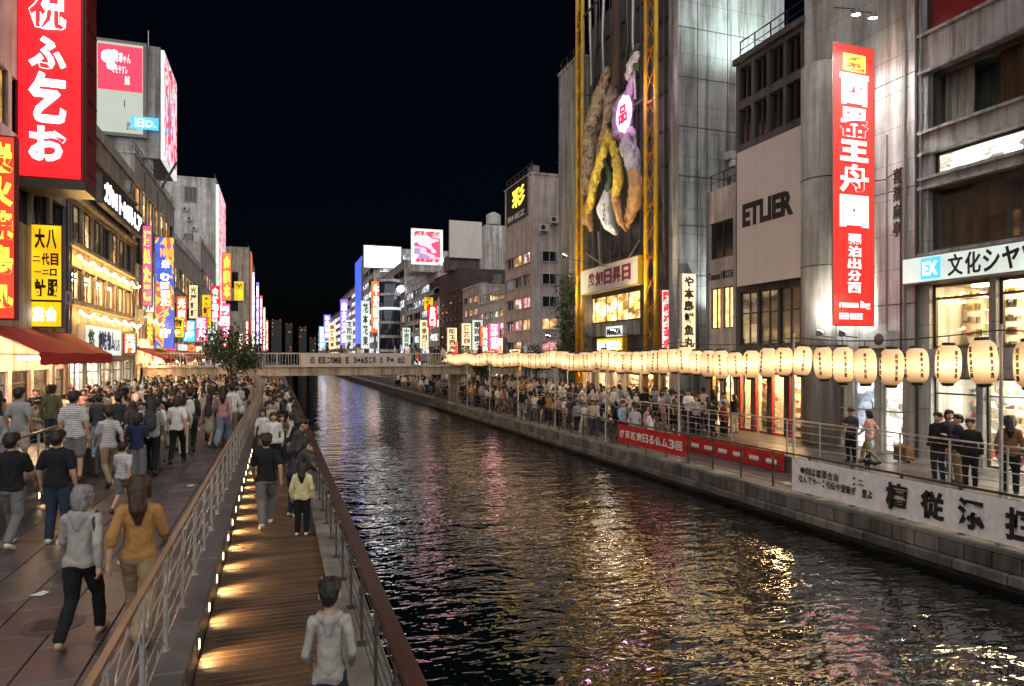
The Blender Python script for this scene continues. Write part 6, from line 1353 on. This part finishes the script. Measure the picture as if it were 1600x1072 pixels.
def crowd(n, x0, x1, y0, y1, z, where, group, away=.65, keys=KEYS, mind=.52, face=None, bias=1.0):
    k = 0; tries = 0
    while k < n and tries < n*60:
        tries += 1; x = rc.uniform(x0, x1); y = y0+(y1-y0)*rc.random()**bias
        if any(abs(x-a)+abs(y-b_)*.8 < mind for a, b_ in TAKEN): continue
        TAKEN.append((x, y)); key = rc.choice(keys); q = 'near' if y < 24 else 'far'; fem = key[3]
        top = rc.choice(topw); bot = rc.choice(['black', 'black', 'dark denim', 'dark denim', 'grey', 'khaki', 'pale denim', 'cream']); hk = rc.choice(['long', 'bob', 'bun', 'long']) if fem else rc.choice(['short', 'short', 'short', 'cap'])
        rz = (rc.gauss(0, .3) if rc.random() < away else math.pi+rc.gauss(0, .4)) if face is None else face+rc.gauss(0, .35)
        ex = None; e_ = rc.random()
        if key[0] != 'lean' and e_ < .16: ex = ('backpack', rc.choice(['charcoal', 'white', 'navy', 'beige', 'dark red']))
        elif key[0] != 'lean' and e_ < .28: ex = ('shoulder_bag', rc.choice(['white', 'beige', 'black', 'dusty pink']))
        wh = where(x, y) if callable(where) else where; USED = SEEN.setdefault(group, set())
        hw = {'long': 'long hair', 'bob': 'bobbed hair', 'bun': 'a bun', 'short': 'short hair', 'cap': 'a cap'}[hk]
        lab = f'person in {top} top, {bot} {BT[key[2]]}, {hw if not ex else ex[1]+" "+ex[0].replace("_", " ")}, {wh}'
        for _ in range(40):
            if lab not in USED and len(lab.split()) <= 16: break
            top = rc.choice(topw); bot = rc.choice(list(BOTS)); lab = f'person in {top} top, {bot} {BT[key[2]]}, {hw if not ex else ex[1]+" "+ex[0].replace("_", " ")}, {wh}'
        USED.add(lab)
        person(template(key, q), (x, y, z), rz, rc.uniform(.9, 1.05)*(.95 if fem else 1), top, bot, rc.choice(['shoe_dark', 'shoe_dark', 'shoe_white']), hk, rc.choice(['hair_black']*4+['hair_brown']), lab, group, q, ex)
        k += 1
def wl(x, y): return 'before the restaurant' if x < -6 else 'near the leafy tree' if y > 32 else 'mid promenade' if x < -3.5 else 'by cable railing'
crowd(16, -8.4, -5.0, 13.5, 21.8, TZ, 'on the terrace', 'people on the raised terrace', .5)
crowd(16, -4.1, -2.6, 17, 24, 0, 'on the promenade', 'people on the near promenade', .7)
crowd(104, -8.4, -1.4, 23, 42, 0, wl, 'crowd on the promenade', .6, mind=.5)
crowd(24, -.55, .2, 19, 46, DZ, 'on the boardwalk', 'people on the boardwalk', .6)
crowd(14, .28, .36, 14.2, 40, DZ, 'at the wooden handrail', 'people at the boardwalk rail', keys=[LEAN, LEAN2], face=-math.pi/2, mind=.46, bias=1.3)
def wr(x, y): return 'before the yellow columns' if y < 40 else 'towards the footbridge'
crowd(64, UX+.4, 18.2, 23.5, 41, UZ, wr, 'crowd on the far street', .5, mind=.5)
crowd(38, QX+.6, UX-.2, 24, 41, QZ+.01, lambda x, y: 'at the far quay railing', 'crowd on the far riverside walk', .5, mind=.45)
# the farther part of both crowds, where single people can no longer be told apart
LOW = []
for key in (KEYS[0], KEYS[1], KEYS[2], KEYS[4], KEYS[5], KEYS[6]):
    P, hc, tl = figure(*key[:3], key[3]); hk = 'long' if key[3] else 'short'
    P = [p_ for p_ in P if p_[2] > .02]+[((hc[0], hc[1]-.03, hc[2]+.02), (hc[0], hc[1]-.02, hc[2]+.05), .097, .097, 1.05, 4)]+([((hc[0], hc[1]-.06, hc[2]), (hc[0], hc[1]-.11, hc[2]-.22), .09, .06, .9, 4)] if key[3] else [])
    me = skin_over('far_figure', P, .05, 1); v = np.empty(len(me.vertices)*3); me.vertices.foreach_get('co', v)
    LOW.append((v.reshape(-1, 3), [tuple(p_.vertices) for p_ in me.polygons], [p_.material_index for p_ in me.polygons])); bpy.data.meshes.remove(me)
FT = ['black', 'charcoal', 'white', 'grey', 'beige', 'navy', 'brown', 'dusty pink', 'white', 'mustard']; FB = ['black', 'dark denim', 'grey', 'khaki']
mats = ['skin', 'shoe_dark', 'hair_black']+['top_'+k.replace(' ', '_') for k in FT]+['bot_'+k.replace(' ', '_') for k in FB]
mb = MB()
def far_people(n, x0, x1, y0, y1, z, mind):
    k = tries = 0
    while k < n and tries < n*50:
        tries += 1; x, y = rc.uniform(x0, x1), rc.uniform(y0, y1)
        if any(abs(x-a)+abs(y-b_)*.8 < mind for a, b_ in TAKEN): continue
        TAKEN.append((x, y)); v, fs, mi = rc.choice(LOW); a = (0 if rc.random() < .5 else math.pi)+rc.gauss(0, .5); s_ = rc.uniform(.9, 1.04); ca, sa = math.cos(a)*s_, math.sin(a)*s_
        w_ = np.stack([v[:, 0]*ca-v[:, 1]*sa+x, v[:, 0]*sa+v[:, 1]*ca+y, v[:, 2]*s_+z], 1); tp, bt = 3+rc.randrange(10), 13+rc.randrange(4)
        b0 = len(mb.v); mb.v += [tuple(q) for q in w_.tolist()]; mb.f += [tuple(b0+i for i in f) for f in fs]; mp = (0, tp, bt, 1, 2); mb.m += [mp[i] for i in mi]; k += 1
far_people(78, -8.4, -1.4, 42.2, 52.5, 0, .5); far_people(90, UX+.4, 18.4, 41.2, 53.6, UZ, .42); far_people(42, QX+.55, UX-.15, 41.2, 53.6, QZ+.01, .42); far_people(14, -.6, .3, 46, 52, DZ, .42)
far_people(60, UX+.3, 18.4, 59.5, 84, UZ, .5); far_people(40, QX+.5, UX-.2, 59.5, 84, QZ, .5)
o = mb.build('crowd_farther_off', mats, None, True); o['kind'] = 'stuff'; o['label'] = 'dense far part of the crowds on both banks around the footbridge'; o['category'] = 'crowd'
crowd(20, -4, 17, BY+.5, BY+2.5, 2.25, 'on the footbridge', 'people crossing the footbridge', face=math.pi/2, mind=.5)

# ------------------------------------------------------------------ small things on the ground
r = random.Random(5)
for i, (px, py, c) in enumerate(((352, 716, 'black'), (60, 930, 'white'), (300, 760, 'white'), (190, 880, 'beige'))):
    x, y = ground(px, py, 0); q = [(x+.09*math.cos(k*1.05+i)*r.uniform(.6, 1.3), y+.07*math.sin(k*1.05+i)*r.uniform(.6, 1.3), .008+r.uniform(0, .03)) for k in range(6)]
    mb = MB(); mb.add(q+[(a, b_, c_-.004) for a, b_, c_ in q], [(0, 1, 2, 3, 4, 5), (11, 10, 9, 8, 7, 6)]+[(k, (k+1) % 6, 6+(k+1) % 6, 6+k) for k in range(6)])
    o = mb.build('paper_scrap', 'top_'+c); o['label'] = ['dark crumpled scrap lying on the paving by the cable railing', 'pale paper scrap on the paving below the two people in black', 'pale paper scrap on the open paving before the crowd', 'beige paper scrap on the paving beside the grey haired person'][i]; o['category'] = 'litter'
x, y = -2.3, 8.6
t = thing('drain_cover', 'round iron drain cover set in the promenade paving', 'drain cover', (x, y, 0))
MB().lathe((x, y, .001), [(.3, 0), (.3, .006), (.27, .008)], 24).build('cover', 'steel_dark', t)
for k in range(5): MB().box(x-.18, x+.18, y-.16+.075*k, y-.13+.075*k, .0092, .012).build('grip_rib', 'black_metal', t)
